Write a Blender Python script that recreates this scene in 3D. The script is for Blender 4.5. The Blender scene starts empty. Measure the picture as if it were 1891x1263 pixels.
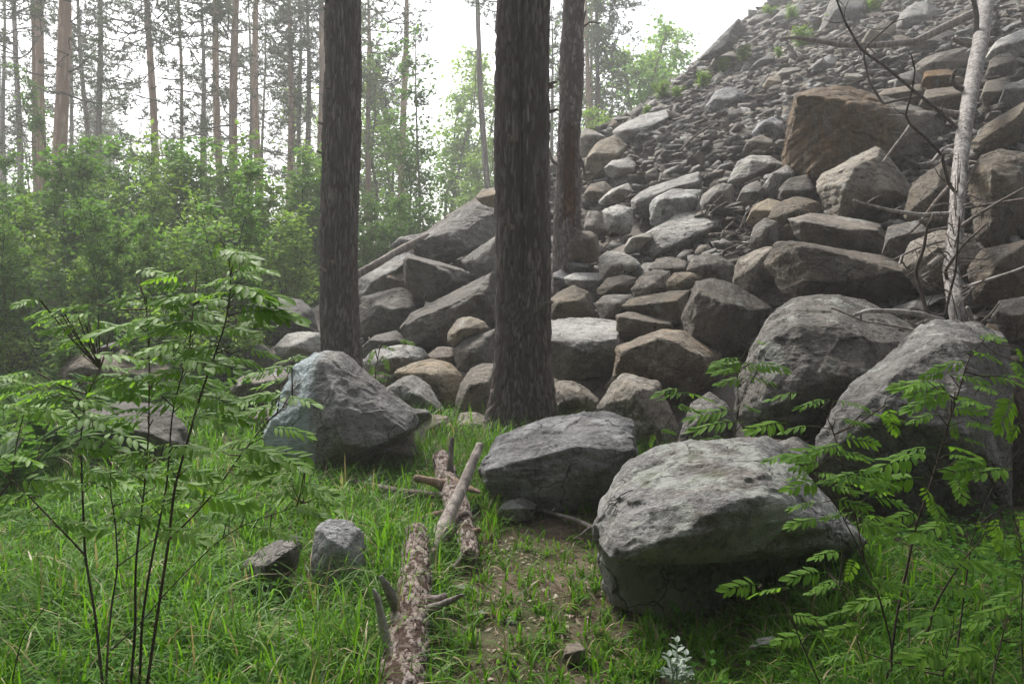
import bpy, bmesh, math, random
import numpy as np
from mathutils import Vector, Matrix, Quaternion

# ------------------------------------------------------------------ camera, light, exposure
scene = bpy.context.scene
COL = scene.collection
FPX, CX, CY, CAMZ, HOR = 1473.0, 945.5, 631.5, 1.5, 520.0
PITCH = math.atan((CY - HOR) / FPX)
cd = bpy.data.cameras.new('camera'); cam = bpy.data.objects.new('camera', cd); COL.objects.link(cam)
cd.sensor_width = 36.0; cd.lens = 36.0 * FPX / 1891.0; cd.clip_start = 0.05; cd.clip_end = 3000
cam.location = (0, 0, CAMZ); cam.rotation_euler = (math.pi / 2 - PITCH, 0, 0)
scene.camera = cam

SUN_EL, SUN_AZ = math.radians(48), math.radians(-24)
w = bpy.data.worlds.new('World'); scene.world = w; w.use_nodes = True
nt = w.node_tree; nt.nodes.clear()
sky = nt.nodes.new('ShaderNodeTexSky'); sky.sky_type = 'NISHITA'; sky.sun_disc = False
sky.sun_elevation = SUN_EL; sky.sun_rotation = SUN_AZ
sky.air_density = 1.0; sky.dust_density = 2.5; sky.ozone_density = 1.0
hs = nt.nodes.new('ShaderNodeHueSaturation'); hs.inputs['Saturation'].default_value = 0.22
bgn = nt.nodes.new('ShaderNodeBackground'); bgn.inputs['Strength'].default_value = 0.055
wo = nt.nodes.new('ShaderNodeOutputWorld')
nt.links.new(sky.outputs[0], hs.inputs['Color']); nt.links.new(hs.outputs[0], bgn.inputs['Color'])
nt.links.new(bgn.outputs[0], wo.inputs['Surface'])
sd = bpy.data.lights.new('sun', 'SUN'); so = bpy.data.objects.new('sun', sd); COL.objects.link(so)
sd.energy = 1.5; sd.angle = math.radians(14); sd.color = (1.0, 0.955, 0.88)
sdir = Vector((math.sin(SUN_AZ) * math.cos(SUN_EL), math.cos(SUN_AZ) * math.cos(SUN_EL), math.sin(SUN_EL)))
so.rotation_euler = sdir.to_track_quat('Z', 'Y').to_euler(); so.location = (0, 20, 40)
vs = scene.view_settings
vs.view_transform = 'Standard'; vs.look = 'None'; vs.gamma = 1.0; vs.exposure = 2.2
vs.use_curve_mapping = False
HAZE_DENSITY = 0.0029
scene.cycles.volume_bounces = 2

# ------------------------------------------------------------------ helpers
rng = np.random.default_rng(11)
random.seed(11)
CF = np.array([0, math.cos(PITCH), -math.sin(PITCH)]); CU = np.array([0, math.sin(PITCH), math.cos(PITCH)])
CR = np.array([1.0, 0, 0]); CC = np.array([0, 0, CAMZ])

def at(px, py, t):
    return CC + t * (CF + CR * ((px - CX) / FPX) + CU * ((CY - py) / FPX))

def gdepth(px, py):                       # depth of the flat ground under a picture row
    dz = (CF + CU * ((CY - py) / FPX))[2]
    return 1e6 if dz > -1e-4 else -CAMZ / dz

def hill_inv(px, py):
    return -0.05163 + 5.611e-5 * px + 1.5942e-4 * py

def hdepth(px, py):
    return 1.0 / max(hill_inv(px, py), 0.02)

def ground_z(x, y):
    x = np.asarray(x, float); y = np.asarray(y, float)
    return 0.035 * np.sin(x * 1.3 + 0.4) * np.cos(y * 0.9) + 0.02 * np.sin(x * 3.1 + y * 2.3)

def _h(ix, iy, iz, seed):
    h = (ix.astype(np.int64) * 374761393 + iy.astype(np.int64) * 668265263 + iz.astype(np.int64) * 2147483647 + seed * 144665) & 0xffffffff
    h = ((h ^ (h >> 13)) * 1274126177) & 0xffffffff
    h = ((h ^ (h >> 15)) * 2246822519) & 0xffffffff
    return (h ^ (h >> 16)) & 0xffffffff

def vnoise(p, seed=0):
    i = np.floor(p).astype(np.int64); f = p - i
    u = f * f * f * (f * (f * 6 - 15) + 10)
    r = 0
    for dx in (0, 1):
        wx = u[:, 0] if dx else 1 - u[:, 0]
        for dy in (0, 1):
            wy = u[:, 1] if dy else 1 - u[:, 1]
            for dz in (0, 1):
                wz = u[:, 2] if dz else 1 - u[:, 2]
                r = r + wx * wy * wz * (_h(i[:, 0] + dx, i[:, 1] + dy, i[:, 2] + dz, seed) / 2147483647.5 - 1)
    return r

def fbm(p, octv=4, seed=0, gain=0.5, ridged=False):
    a, s, r = 1.0, 0.0, np.zeros(len(p))
    for k in range(octv):
        n = vnoise(p * (2.03 ** k) + 17.3 * k, seed + k)
        r += a * ((1 - 2 * np.abs(n)) if ridged else n); s += a; a *= gain
    return r / s

def worley(p, seed=0):
    i = np.floor(p).astype(np.int64); f1 = np.full(len(p), 9.0); f2 = np.full(len(p), 9.0); idr = np.zeros(len(p))
    for dx in (-1, 0, 1):
        for dy in (-1, 0, 1):
            for dz in (-1, 0, 1):
                c = i + np.array([dx, dy, dz]); q = c.astype(float)
                for k in range(3):
                    q[:, k] += _h(c[:, 0], c[:, 1], c[:, 2], seed + 7 * k) / 4294967295.0
                d = np.linalg.norm(p - q, axis=1)
                n = d < f1
                f2 = np.where(n, f1, np.minimum(f2, d)); f1 = np.where(n, d, f1)
                idr = np.where(n, _h(c[:, 0], c[:, 1], c[:, 2], seed + 99) / 4294967295.0, idr)
    return f1, f2, idr

def sstep(a, b, x):
    t = np.clip((x - a) / (b - a), 0, 1); return t * t * (3 - 2 * t)

def mk_mesh(name, V, *faces, smooth=True, mats=(), mat_idx=None, attrs=None):
    me = bpy.data.meshes.new(name)
    V = np.asarray(V, dtype=np.float32)
    me.vertices.add(len(V)); me.vertices.foreach_set('co', V.ravel())
    loops, starts, n = [], [], 0
    for F in faces:
        F = np.asarray(F, dtype=np.int32)
        if len(F) == 0: continue
        k = F.shape[1]; loops.append(F.ravel()); starts.append(n + np.arange(len(F), dtype=np.int32) * k); n += F.size
    loops = np.concatenate(loops); starts = np.concatenate(starts).astype(np.int32)
    me.loops.add(len(loops)); me.loops.foreach_set('vertex_index', loops)
    me.polygons.add(len(starts)); me.polygons.foreach_set('loop_start', starts)
    if smooth: me.polygons.foreach_set('use_smooth', np.ones(len(starts), dtype=bool))
    for m in mats: me.materials.append(m)
    if mat_idx is not None: me.polygons.foreach_set('material_index', np.asarray(mat_idx, dtype=np.int32))
    for k, v in (attrs or {}).items():
        a = me.attributes.new(k, 'FLOAT', 'POINT'); a.data.foreach_set('value', np.asarray(v, dtype=np.float32))
    me.update(calc_edges=True)
    return me

def link(name, me, parent=None, loc=None, kind=None):
    o = bpy.data.objects.new(name, me); COL.objects.link(o)
    if parent is not None: o.parent = parent
    if loc is not None: o.location = loc
    if kind: o['kind'] = kind
    return o

def tag(o, label, cat, group=None):
    o['label'] = label; o['category'] = cat
    if group: o['group'] = group
    return o

def thing(name, label, cat, loc=(0, 0, 0), group=None):
    o = bpy.data.objects.new(name, None); COL.objects.link(o); o.location = loc; o.empty_display_size = 0.1
    return tag(o, label, cat, group)

def resample(P, R, step):
    P = np.asarray(P, float); R = np.asarray(R, float)
    s = np.concatenate([[0], np.cumsum(np.linalg.norm(np.diff(P, axis=0), axis=1))])
    n = max(2, int(math.ceil(s[-1] / step)) + 1); q = np.linspace(0, s[-1], n)
    # smooth (Catmull-Rom like) by interpolating and relaxing the corners a little
    Q = np.stack([np.interp(q, s, P[:, k]) for k in range(3)], 1); r = np.interp(q, s, R)
    for _ in range(2):
        Q[1:-1] = 0.25 * Q[:-2] + 0.5 * Q[1:-1] + 0.25 * Q[2:]
    return Q, r

def tube(P, R, sides=8, cap=True, disp=None, radial=None):
    """a tube round a polyline; disp(theta, s, pts) adds to the radius. Returns V, quads, tris."""
    P = np.asarray(P, float); R = np.asarray(R, float); n = len(P)
    T = np.gradient(P, axis=0); T /= np.linalg.norm(T, axis=1)[:, None] + 1e-12
    ref = np.array([1.0, 0, 0]) if abs(T[0][0]) < 0.8 else np.array([0, 1.0, 0])
    A = np.zeros_like(P); a = ref
    for i in range(n):
        a = a - T[i] * a.dot(T[i]); a = a / (np.linalg.norm(a) + 1e-12); A[i] = a
    B = np.cross(T, A)
    th = np.linspace(0, 2 * math.pi, sides, endpoint=False)
    s = np.concatenate([[0], np.cumsum(np.linalg.norm(np.diff(P, axis=0), axis=1))])
    D = A[:, None, :] * np.cos(th)[None, :, None] + B[:, None, :] * np.sin(th)[None, :, None]
    rr = np.repeat(R[:, None], sides, 1)
    if radial is not None: rr = rr * radial(th, P)
    if disp is not None:
        base = (P[:, None, :] + D * rr[:, :, None]).reshape(-1, 3)
        TH = np.tile(th, n); S = np.repeat(s, sides)
        rr = rr + disp(TH, S, base).reshape(n, sides)
    V = (P[:, None, :] + D * rr[:, :, None]).reshape(-1, 3)
    i = np.arange(n - 1)[:, None] * sides; j = np.arange(sides)[None, :]; j2 = (j + 1) % sides
    Q = np.stack([i + j, i + j2, i + sides + j2, i + sides + j], -1).reshape(-1, 4)
    tr = np.zeros((0, 3), int)
    if cap:
        V = np.vstack([V, P[0] - T[0] * R[0] * 0.15, P[-1] + T[-1] * R[-1] * 0.3]); c0, c1 = len(V) - 2, len(V) - 1
        j = np.arange(sides); j2 = (j + 1) % sides; e = (n - 1) * sides
        tr = np.vstack([np.stack([np.full(sides, c0), j2, j], 1), np.stack([np.full(sides, c1), e + j, e + j2], 1)])
    return V, Q, tr

class MB:
    """collects vertices and faces of one mesh"""
    def __init__(s): s.V, s.Q, s.T, s.qm, s.tm, s.n, s.A = [], [], [], [], [], 0, []
    def add(s, V, Q=None, T=None, m=0, a=0.0):
        V = np.asarray(V, float); s.V.append(V)
        s.A.append(np.broadcast_to(np.asarray(a, float), (len(V),)))
        if Q is not None and len(Q): s.Q.append(np.asarray(Q) + s.n); s.qm.append(np.full(len(Q), m))
        if T is not None and len(T): s.T.append(np.asarray(T) + s.n); s.tm.append(np.full(len(T), m))
        s.n += len(V)
    def tube(s, P, R, sides=6, m=0, step=None, a=0.0, **k):
        if step: P, R = resample(P, R, step)
        V, Q, T = tube(P, R, sides, **k); s.add(V, Q, T, m, a)
    def mesh(s, name, mats, smooth=True, attr=None):
        Q = np.concatenate(s.Q) if s.Q else np.zeros((0, 4), int); T = np.concatenate(s.T) if s.T else np.zeros((0, 3), int)
        mi = np.concatenate((s.qm or [np.zeros(0)]) + (s.tm or [np.zeros(0)]))
        return mk_mesh(name, np.concatenate(s.V), Q, T, smooth=smooth, mats=mats, mat_idx=mi,
                       attrs={attr: np.concatenate(s.A)} if attr else None)

# ------------------------------------------------------------------ materials
class NT:
    def __init__(s, name):
        s.m = bpy.data.materials.new(name); s.m.use_nodes = True; s.t = s.m.node_tree; s.t.nodes.clear()
        s.out = s.n('ShaderNodeOutputMaterial')
    def n(s, typ, **kw):
        o = s.t.nodes.new(typ)
        for k, v in kw.items():
            if k.startswith('i_'):
                key = k[2:]; key = int(key) if key.isdigit() else key.replace('_', ' ')
                o.inputs[key].default_value = v
            else: setattr(o, k, v)
        return o
    def l(s, a, b): s.t.links.new(a, b)
    def mix(s, f, a, b, blend='MIX'):
        o = s.n('ShaderNodeMix', data_type='RGBA', blend_type=blend)
        for sock, v in ((o.inputs[0], f), (o.inputs[6], a), (o.inputs[7], b)):
            if hasattr(v, 'links') or hasattr(v, 'is_linked'): s.l(v, sock)
            elif isinstance(v, (int, float)): sock.default_value = v
            else: sock.default_value = (*v, 1)
        return o.outputs[2]
    def math(s, op, a, b=None, c=None, clamp=False):
        o = s.n('ShaderNodeMath', operation=op, use_clamp=clamp)
        for k, v in enumerate((a, b, c)):
            if v is None: continue
            if hasattr(v, 'is_linked'): s.l(v, o.inputs[k])
            else: o.inputs[k].default_value = v
        return o.outputs[0]
    def ramp(s, f, a, b, lo=0.0, hi=1.0):
        o = s.n('ShaderNodeMapRange', interpolation_type='SMOOTHSTEP')
        s.l(f, o.inputs[0])
        for k, v in ((1, a), (2, b), (3, lo), (4, hi)): o.inputs[k].default_value = v
        return o.outputs[0]
    def noise(s, co, scale, detail=4, rough=0.55, dist=0.0):
        o = s.n('ShaderNodeTexNoise', i_Scale=scale, i_Detail=detail, i_Roughness=rough, i_Distortion=dist)
        if co is not None: s.l(co, o.inputs['Vector'])
        return o.outputs['Fac']
    def coords(s, scale=(1, 1, 1), rand=True):
        tc = s.n('ShaderNodeTexCoord'); oi = s.n('ShaderNodeObjectInfo')
        mp = s.n('ShaderNodeMapping'); mp.inputs['Scale'].default_value = scale
        s.l(tc.outputs['Object'], mp.inputs['Vector'])
        if rand:
            m = s.n('ShaderNodeMath', operation='MULTIPLY'); s.l(oi.outputs['Random'], m.inputs[0]); m.inputs[1].default_value = 57.0
            cx = s.n('ShaderNodeCombineXYZ')
            for k in range(3): s.l(m.outputs[0], cx.inputs[k])
            s.l(cx.outputs[0], mp.inputs['Location'])
        return mp.outputs[0], oi.outputs['Random'], tc.outputs['Object']
    def done(s, col, rough=0.85, bump=None, bs=0.5, bd=0.02, spec=0.3):
        p = s.n('ShaderNodeBsdfPrincipled'); p.inputs['Specular IOR Level'].default_value = spec
        if hasattr(col, 'is_linked'): s.l(col, p.inputs['Base Color'])
        else: p.inputs['Base Color'].default_value = (*col, 1)
        if hasattr(rough, 'is_linked'): s.l(rough, p.inputs['Roughness'])
        else: p.inputs['Roughness'].default_value = rough
        if bump is not None:
            b = s.n('ShaderNodeBump'); b.inputs['Strength'].default_value = bs; b.inputs['Distance'].default_value = bd
            s.l(bump, b.inputs['Height']); s.l(b.outputs[0], p.inputs['Normal'])
        s.l(p.outputs[0], s.out.inputs['Surface']); return s.m

def rock_mat(name, dark, light, warm, lichen=(0.42, 0.44, 0.40), lich=0.60, lich_mask=None, ochre=None, moss=0.0, fine=1.0):
    s = NT(name); co, rnd, obj = s.coords()
    big = s.noise(co, 1.6, 6, 0.62, 0.4); mid = s.noise(co, 6.5, 7, 0.66, 0.6); fin = s.noise(co, 42 * fine, 5, 0.7)
    f = s.ramp(s.math('ADD', s.math('MULTIPLY', big, 0.5), s.math('MULTIPLY', mid, 0.5)), 0.36, 0.64)
    c = s.mix(f, dark, light)
    c = s.mix(s.ramp(s.noise(co, 2.3, 4, 0.6, 0.8), 0.5, 0.68, 0, 0.75), c, warm)
    # speckle of the grain
    c = s.mix(s.ramp(fin, 0.52, 0.70, 0, 0.45), c, tuple(min(1, x * 1.7) for x in light))
    c = s.mix(s.ramp(fin, 0.47, 0.32, 0, 0.7), c, tuple(x * 0.42 for x in dark))
    pit = s.noise(co, 17, 6, 0.72, 0.8); c = s.mix(s.ramp(pit, 0.44, 0.34, 0, 0.6), c, tuple(x * 0.5 for x in dark)); c = s.mix(s.ramp(pit, 0.58, 0.68, 0, 0.5), c, tuple(min(1, x * 1.45) for x in light))
    # lichen in crusty patches
    ln = s.noise(co, 3.4, 9, 0.72, 0.3); lf = s.ramp(ln, lich - 0.02, lich + 0.05, 0, 0.85)
    if lich_mask is not None:
        sx = s.n('ShaderNodeSeparateXYZ'); s.l(obj, sx.inputs[0])
        ax, a, b = lich_mask
        lf = s.math('MULTIPLY', lf, s.ramp(sx.outputs[ax], a, b))
    c = s.mix(lf, c, s.mix(mid, tuple(x * 0.75 for x in lichen), lichen))
    if moss: c = s.mix(s.ramp(s.noise(co, 5.0, 6, 0.65), 0.60 - moss * 0.1, 0.68, 0, 0.6), c, (0.09, 0.10, 0.035))
    if ochre is not None:
        (ax, a, b) = ochre
        sx = s.n('ShaderNodeSeparateXYZ'); s.l(obj, sx.inputs[0])
        co2, _, _ = s.coords((5.0, 5.0, 1.1))
        st = s.noise(co2, 1.6, 7, 0.68, 0.5)
        of = s.math('MULTIPLY', s.ramp(sx.outputs[ax], a, b), s.ramp(st, 0.30, 0.52))
        c = s.mix(of, c, s.mix(s.ramp(st, 0.4, 0.7), (0.115, 0.066, 0.028), (0.27, 0.165, 0.072)))
    # every stone is a little lighter or darker, warmer or cooler
    hv = s.n('ShaderNodeHueSaturation'); s.l(c, hv.inputs['Color'])
    s.l(s.ramp(rnd, 0, 1, 0.62, 1.02), hv.inputs['Value'])
    r2 = s.math('FRACT', s.math('MULTIPLY', rnd, 7.31)); s.l(s.ramp(r2, 0, 1, 0.6, 1.25), hv.inputs['Saturation'])
    vo = s.n('ShaderNodeTexVoronoi', feature='DISTANCE_TO_EDGE', i_Scale=2.6)
    dn = s.n('ShaderNodeTexNoise', i_Scale=3.0, i_Detail=4.0); s.l(co, dn.inputs['Vector'])
    va = s.n('ShaderNodeVectorMath', operation='MULTIPLY_ADD'); s.l(dn.outputs['Color'], va.inputs[0]); va.inputs[1].default_value = (0.5, 0.5, 0.5); s.l(co, va.inputs[2])
    s.l(va.outputs[0], vo.inputs['Vector'])
    crack = s.ramp(vo.outputs['Distance'], 0.0, 0.022)
    gate = s.ramp(s.noise(co, 1.7, 3, 0.5), 0.47, 0.56)
    ck = s.math('MULTIPLY', s.math('SUBTRACT', 1.0, crack), gate); crack = s.math('SUBTRACT', 1.0, ck)
    colr = s.mix(s.math('MULTIPLY', ck, 0.75), hv.outputs[0], tuple(x * 0.30 for x in dark))
    cs, _, _ = s.coords((2.0, 3.0, 11.0)); strat = s.noise(cs, 2.2, 6, 0.6, 0.7)
    h = s.math('ADD', s.math('MULTIPLY', fin, 0.42), s.math('MULTIPLY', mid, 0.9))
    h = s.math('ADD', h, s.math('MULTIPLY', strat, 0.55)); h = s.math('ADD', h, s.math('MULTIPLY', crack, 0.30))
    h = s.math('ADD', h, s.math('MULTIPLY', s.noise(co, 130, 3, 0.6), 0.10))
    return s.done(colr, 0.82, h, 1.0, 0.05, 0.25)

BROWN = rock_mat('rock_brown', (0.088, 0.073, 0.060), (0.265, 0.230, 0.192), (0.255, 0.205, 0.150))
GREY = rock_mat('rock_grey', (0.085, 0.079, 0.073), (0.265, 0.250, 0.232), (0.235, 0.215, 0.185), lich=0.58)
TAN = rock_mat('rock_tan', (0.115, 0.095, 0.073), (0.34, 0.295, 0.235), (0.32, 0.25, 0.17))
BLUE = rock_mat('rock_bluegrey', (0.125, 0.124, 0.132), (0.42, 0.415, 0.425), (0.25, 0.225, 0.20), lichen=(0.56, 0.57, 0.58), lich=0.53)
PALE = rock_mat('rock_pale', (0.19, 0.178, 0.165), (0.54, 0.52, 0.485), (0.36, 0.32, 0.27), lich=0.56)
LICH = rock_mat('rock_lichen', (0.125, 0.122, 0.122), (0.27, 0.262, 0.255), (0.22, 0.20, 0.178), lichen=(0.42, 0.50, 0.53), lich=0.40, lich_mask=(0, 0.02, -0.16))
OCHRE = rock_mat('rock_ochre', (0.13, 0.112, 0.09), (0.29, 0.258, 0.215), (0.26, 0.20, 0.14), ochre=(0, 0.38, 0.1))
MOSSY = rock_mat('rock_mossy', (0.140, 0.134, 0.130), (0.44, 0.43, 0.42), (0.27, 0.235, 0.20), lichen=(0.58, 0.60, 0.54), lich=0.52, moss=0.5)

def bark_mat(name, plate, crackc, zs=2.5, bump=0.6, alt=None, scale=1.0):
    s = NT(name); co, rnd, obj = s.coords((9 * scale, 9 * scale, zs * scale))
    n = s.noise(co, 1.2, 7, 0.65, 0.5); f = s.noise(co, 6.0, 5, 0.7)
    at_ = s.n('ShaderNodeAttribute', attribute_name='plate')
    c = s.mix(s.ramp(n, 0.36, 0.66), tuple(x * 0.62 for x in plate), tuple(min(1, x * 1.35) for x in plate))
    if alt is not None: c = s.mix(s.ramp(s.noise(co, 0.5, 4, 0.6), 0.48, 0.66, 0, 0.8), c, alt)
    c = s.mix(s.ramp(s.noise(co, 3.0, 5, 0.7), 0.50, 0.36, 0, 0.6), c, crackc)
    c = s.mix(s.ramp(at_.outputs['Fac'], 0.05, 0.6, 1, 0), c, crackc)
    hv = s.n('ShaderNodeHueSaturation'); s.l(c, hv.inputs['Color']); s.l(s.ramp(rnd, 0, 1, 0.8, 1.2), hv.inputs['Value'])
    h = s.math('ADD', s.math('MULTIPLY', n, 1.0), s.math('MULTIPLY', f, 0.5))
    return s.done(hv.outputs[0], 0.9, h, bump, 0.02, 0.2)

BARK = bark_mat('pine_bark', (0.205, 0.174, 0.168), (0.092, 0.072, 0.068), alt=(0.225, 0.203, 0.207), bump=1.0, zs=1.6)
BARK_FAR = bark_mat('pine_bark_far', (0.50, 0.37, 0.30), (0.34, 0.24, 0.19), alt=(0.46, 0.38, 0.34))  # paled in the colour to stand in for mist glow on far trunks
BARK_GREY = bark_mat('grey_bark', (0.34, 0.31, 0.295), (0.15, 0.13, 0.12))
DEADBARK = bark_mat('dead_bark', (0.20, 0.17, 0.15), (0.10, 0.07, 0.055), alt=(0.24, 0.21, 0.19))
ROT = bark_mat('rotten_wood', (0.115, 0.046, 0.024), (0.05, 0.022, 0.014), alt=(0.20, 0.105, 0.055))
LOGBARK = bark_mat('log_bark', (0.27, 0.222, 0.195), (0.050, 0.028, 0.020), zs=9.0, alt=(0.34, 0.295, 0.285), scale=2.2, bump=1.0)
WOOD = bark_mat('bare_wood', (0.27, 0.195, 0.14), (0.15, 0.10, 0.07), zs=1.0, alt=(0.32, 0.27, 0.22), scale=2.2)
GREYWOOD = bark_mat('grey_dead_wood', (0.29, 0.255, 0.232), (0.12, 0.10, 0.09), zs=1.0, scale=2.0)
WHITEWOOD = bark_mat('bleached_wood', (0.32, 0.30, 0.285), (0.12, 0.10, 0.09), zs=8.0, bump=0.6, alt=(0.43, 0.41, 0.395), scale=1.0)
TWIG = bark_mat('dark_twig', (0.105, 0.085, 0.075), (0.07, 0.055, 0.05), zs=2.0, scale=2.0)
STEM = bark_mat('sapling_stem', (0.085, 0.064, 0.050), (0.05, 0.038, 0.03), zs=2.0, scale=2.0)

def leaf_mat(name, a, b, trans=0.45, rough=0.5, spec=0.35):
    s = NT(name)
    at_ = s.n('ShaderNodeAttribute', attribute_name='tone'); oi = s.n('ShaderNodeObjectInfo')
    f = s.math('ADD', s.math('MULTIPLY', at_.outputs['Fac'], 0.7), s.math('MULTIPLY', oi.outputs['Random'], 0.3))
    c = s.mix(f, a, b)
    p = s.n('ShaderNodeBsdfPrincipled'); p.inputs['Roughness'].default_value = rough; p.inputs['Specular IOR Level'].default_value = spec
    s.l(c, p.inputs['Base Color'])
    t = s.n('ShaderNodeBsdfTranslucent'); s.l(s.mix(0.35, c, (b[0] * 1.5, b[1] * 1.5, b[2] * 0.8)), t.inputs['Color'])
    m = s.n('ShaderNodeMixShader'); m.inputs[0].default_value = trans
    s.l(p.outputs[0], m.inputs[1]); s.l(t.outputs[0], m.inputs[2]); s.l(m.outputs[0], s.out.inputs['Surface'])
    return s.m

GRASS = leaf_mat('grass_blade', (0.012, 0.062, 0.003), (0.150, 0.340, 0.016), 0.45, 0.55, 0.2)
DRY = leaf_mat('dry_grass', (0.24, 0.19, 0.09), (0.38, 0.32, 0.17), 0.3)
HERB = leaf_mat('herb_leaf', (0.026, 0.095, 0.010), (0.095, 0.235, 0.026), 0.42, 0.7, 0.12)
ROWAN = leaf_mat('rowan_leaf', (0.060, 0.165, 0.016), (0.215, 0.395, 0.036), 0.52, 0.55, 0.2)
SHRUB = leaf_mat('shrub_leaf', (0.055, 0.145, 0.024), (0.150, 0.290, 0.052), 0.52, 0.6, 0.2)
SHRUB_L = leaf_mat('shrub_leaf_light', (0.095, 0.200, 0.028), (0.24, 0.38, 0.065), 0.52, 0.6, 0.2)
NEEDLE = leaf_mat('pine_needle', (0.055, 0.085, 0.060), (0.095, 0.130, 0.085), 0.4, 0.6, 0.2)  # lightened so the crowns look misty and backlit; that glow is in the colour
SILVER = leaf_mat('silver_leaf', (0.24, 0.31, 0.26), (0.38, 0.44, 0.38), 0.3)
LITTER = leaf_mat('dead_leaf', (0.16, 0.10, 0.06), (0.36, 0.29, 0.21), 0.2)

def soil_mat(name, green=0.5, a=(0.085, 0.062, 0.044), b=(0.175, 0.135, 0.100)):
    s = NT(name); co, rnd, obj = s.coords((1, 1, 1), rand=False)
    n = s.noise(co, 2.0, 8, 0.65, 0.3); f = s.noise(co, 28, 6, 0.7); g = s.noise(co, 1.1, 5, 0.6)
    c = s.mix(s.ramp(n, 0.35, 0.65), a, b)
    c = s.mix(s.ramp(f, 0.55, 0.7, 0, 0.6), c, (0.26, 0.215, 0.165))
    c = s.mix(s.ramp(f, 0.42, 0.30, 0, 0.6), c, (0.05, 0.035, 0.027))
    if green: c = s.mix(s.ramp(g, 0.55 - 0.2 * green, 0.6, 0, 0.75), c, s.mix(f, (0.035, 0.058, 0.016), (0.075, 0.098, 0.03)))
    h = s.math('ADD', s.math('MULTIPLY', n, 0.8), s.math('MULTIPLY', f, 0.6))
    h = s.math('ADD', h, s.math('MULTIPLY', s.noise(co, 90, 3, 0.7), 0.25))
    return s.done(c, 0.95, h, 1.0, 0.03, 0.12)
SOIL = soil_mat('forest_soil', 0.7)
FERN = leaf_mat('fern_leaf', (0.040, 0.115, 0.016), (0.105, 0.215, 0.034), 0.42, 0.6, 0.15)
SCREE = soil_mat('scree_soil', 0.0, (0.105, 0.092, 0.082), (0.205, 0.185, 0.166))
# ------------------------------------------------------------------ ground
def build_ground():
    u = np.linspace(-1, 1, 261); v = np.linspace(-0.35, 1, 300)
    xs = 9 * u + 111 * np.sign(u) * np.abs(u) ** 7
    ys = 4 + 14 * v + 102 * np.sign(v) * np.abs(v) ** 7
    X, Y = np.meshgrid(xs, ys); Z = ground_z(X, Y) * np.clip(1.5 - np.hypot(X, Y) / 60, 0, 1)
    p = np.stack([X.ravel(), Y.ravel(), Z.ravel()], 1)
    p[:, 2] += 0.02 * fbm(p * [2.2, 2.2, 0] + 5, 4, 3) * (np.hypot(p[:, 0], p[:, 1]) < 40)
    n, m = X.shape; i = np.arange(n - 1)[:, None] * m; j = np.arange(m - 1)[None, :]
    Q = np.stack([i + j, i + j + 1, i + j + m + 1, i + j + m], -1).reshape(-1, 4)
    link('ground', mk_mesh('ground', p, Q, mats=[SOIL]), kind='structure')
build_ground()

# ------------------------------------------------------------------ the scree slope under the stones
CREST = [(380, 660), (520, 600), (600, 560), (668, 500), (760, 446), (880, 362), (1010, 296), (1075, 250), (1180, 198), (1290, 112), (1365, 42), (1430, -4), (1560, -110), (1800, -240), (2600, -520)]
def crest_y(px): return np.interp(px, [c[0] for c in CREST], [c[1] for c in CREST])
def gravel(px, py):
    """1 in the fine scree near the top of the slope, 0 among the big stones"""
    d = (py - (1.02 * (1430 - px) * 0.0 + np.interp(px, [1000, 1130, 1300, 1450, 1600, 1750, 1900], [215, 262, 300, 255, 160, 120, 60])))
    return float(np.clip(-d / 40.0, 0, 1))
def build_slope():
    nu, nv = 230, 130; V = []
    for a in np.linspace(0, 1, nu):
        px = 380 + (2600 - 380) * a; y0 = crest_y(px)
        iv0 = hill_inv(px, y0); c0 = at(px, y0, 1.03 / max(iv0, 0.02))
        row = []
        for k, (bk, dz) in enumerate([(14, -6.0), (8, -2.6), (4, -0.9), (1.5, -0.2)]):
            q = c0 + np.array([0.25 * bk, bk, dz * min(1.0, (c0[2] + 0.6) / 4)]); row.append(q)
        # walk down to where the slope dips under the ground
        y1 = y0 + 20
        while at(px, y1, hdepth(px, y1))[2] > -0.35 and y1 < 1500: y1 += 8
        for b in np.linspace(0, 1, nv) ** 1.0:
            py = y0 + (y1 - y0) * b; t = hdepth(px, py)
            g = gravel(px, py)
            row.append(at(px, py, t * (1.012 * g + 1.10 * (1 - g)) + 0.05))
        V.append(row)
    V = np.array(V); m = V.shape[1]; P = V.reshape(-1, 3)
    P = P + np.stack([0 * P[:, 0], 0 * P[:, 0], 0.10 * fbm(P * 1.1, 5, 8) + 0.03 * fbm(P * 7, 3, 9)], 1)
    i = np.arange(nu - 1)[:, None] * m; j = np.arange(m - 1)[None, :]
    Q = np.stack([i + j, i + j + 1, i + j + m + 1, i + j + m], -1).reshape(-1, 4)
    link('scree_slope', mk_mesh('scree_slope', P, Q, mats=[SCREE]), kind='structure')
build_slope()

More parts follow.
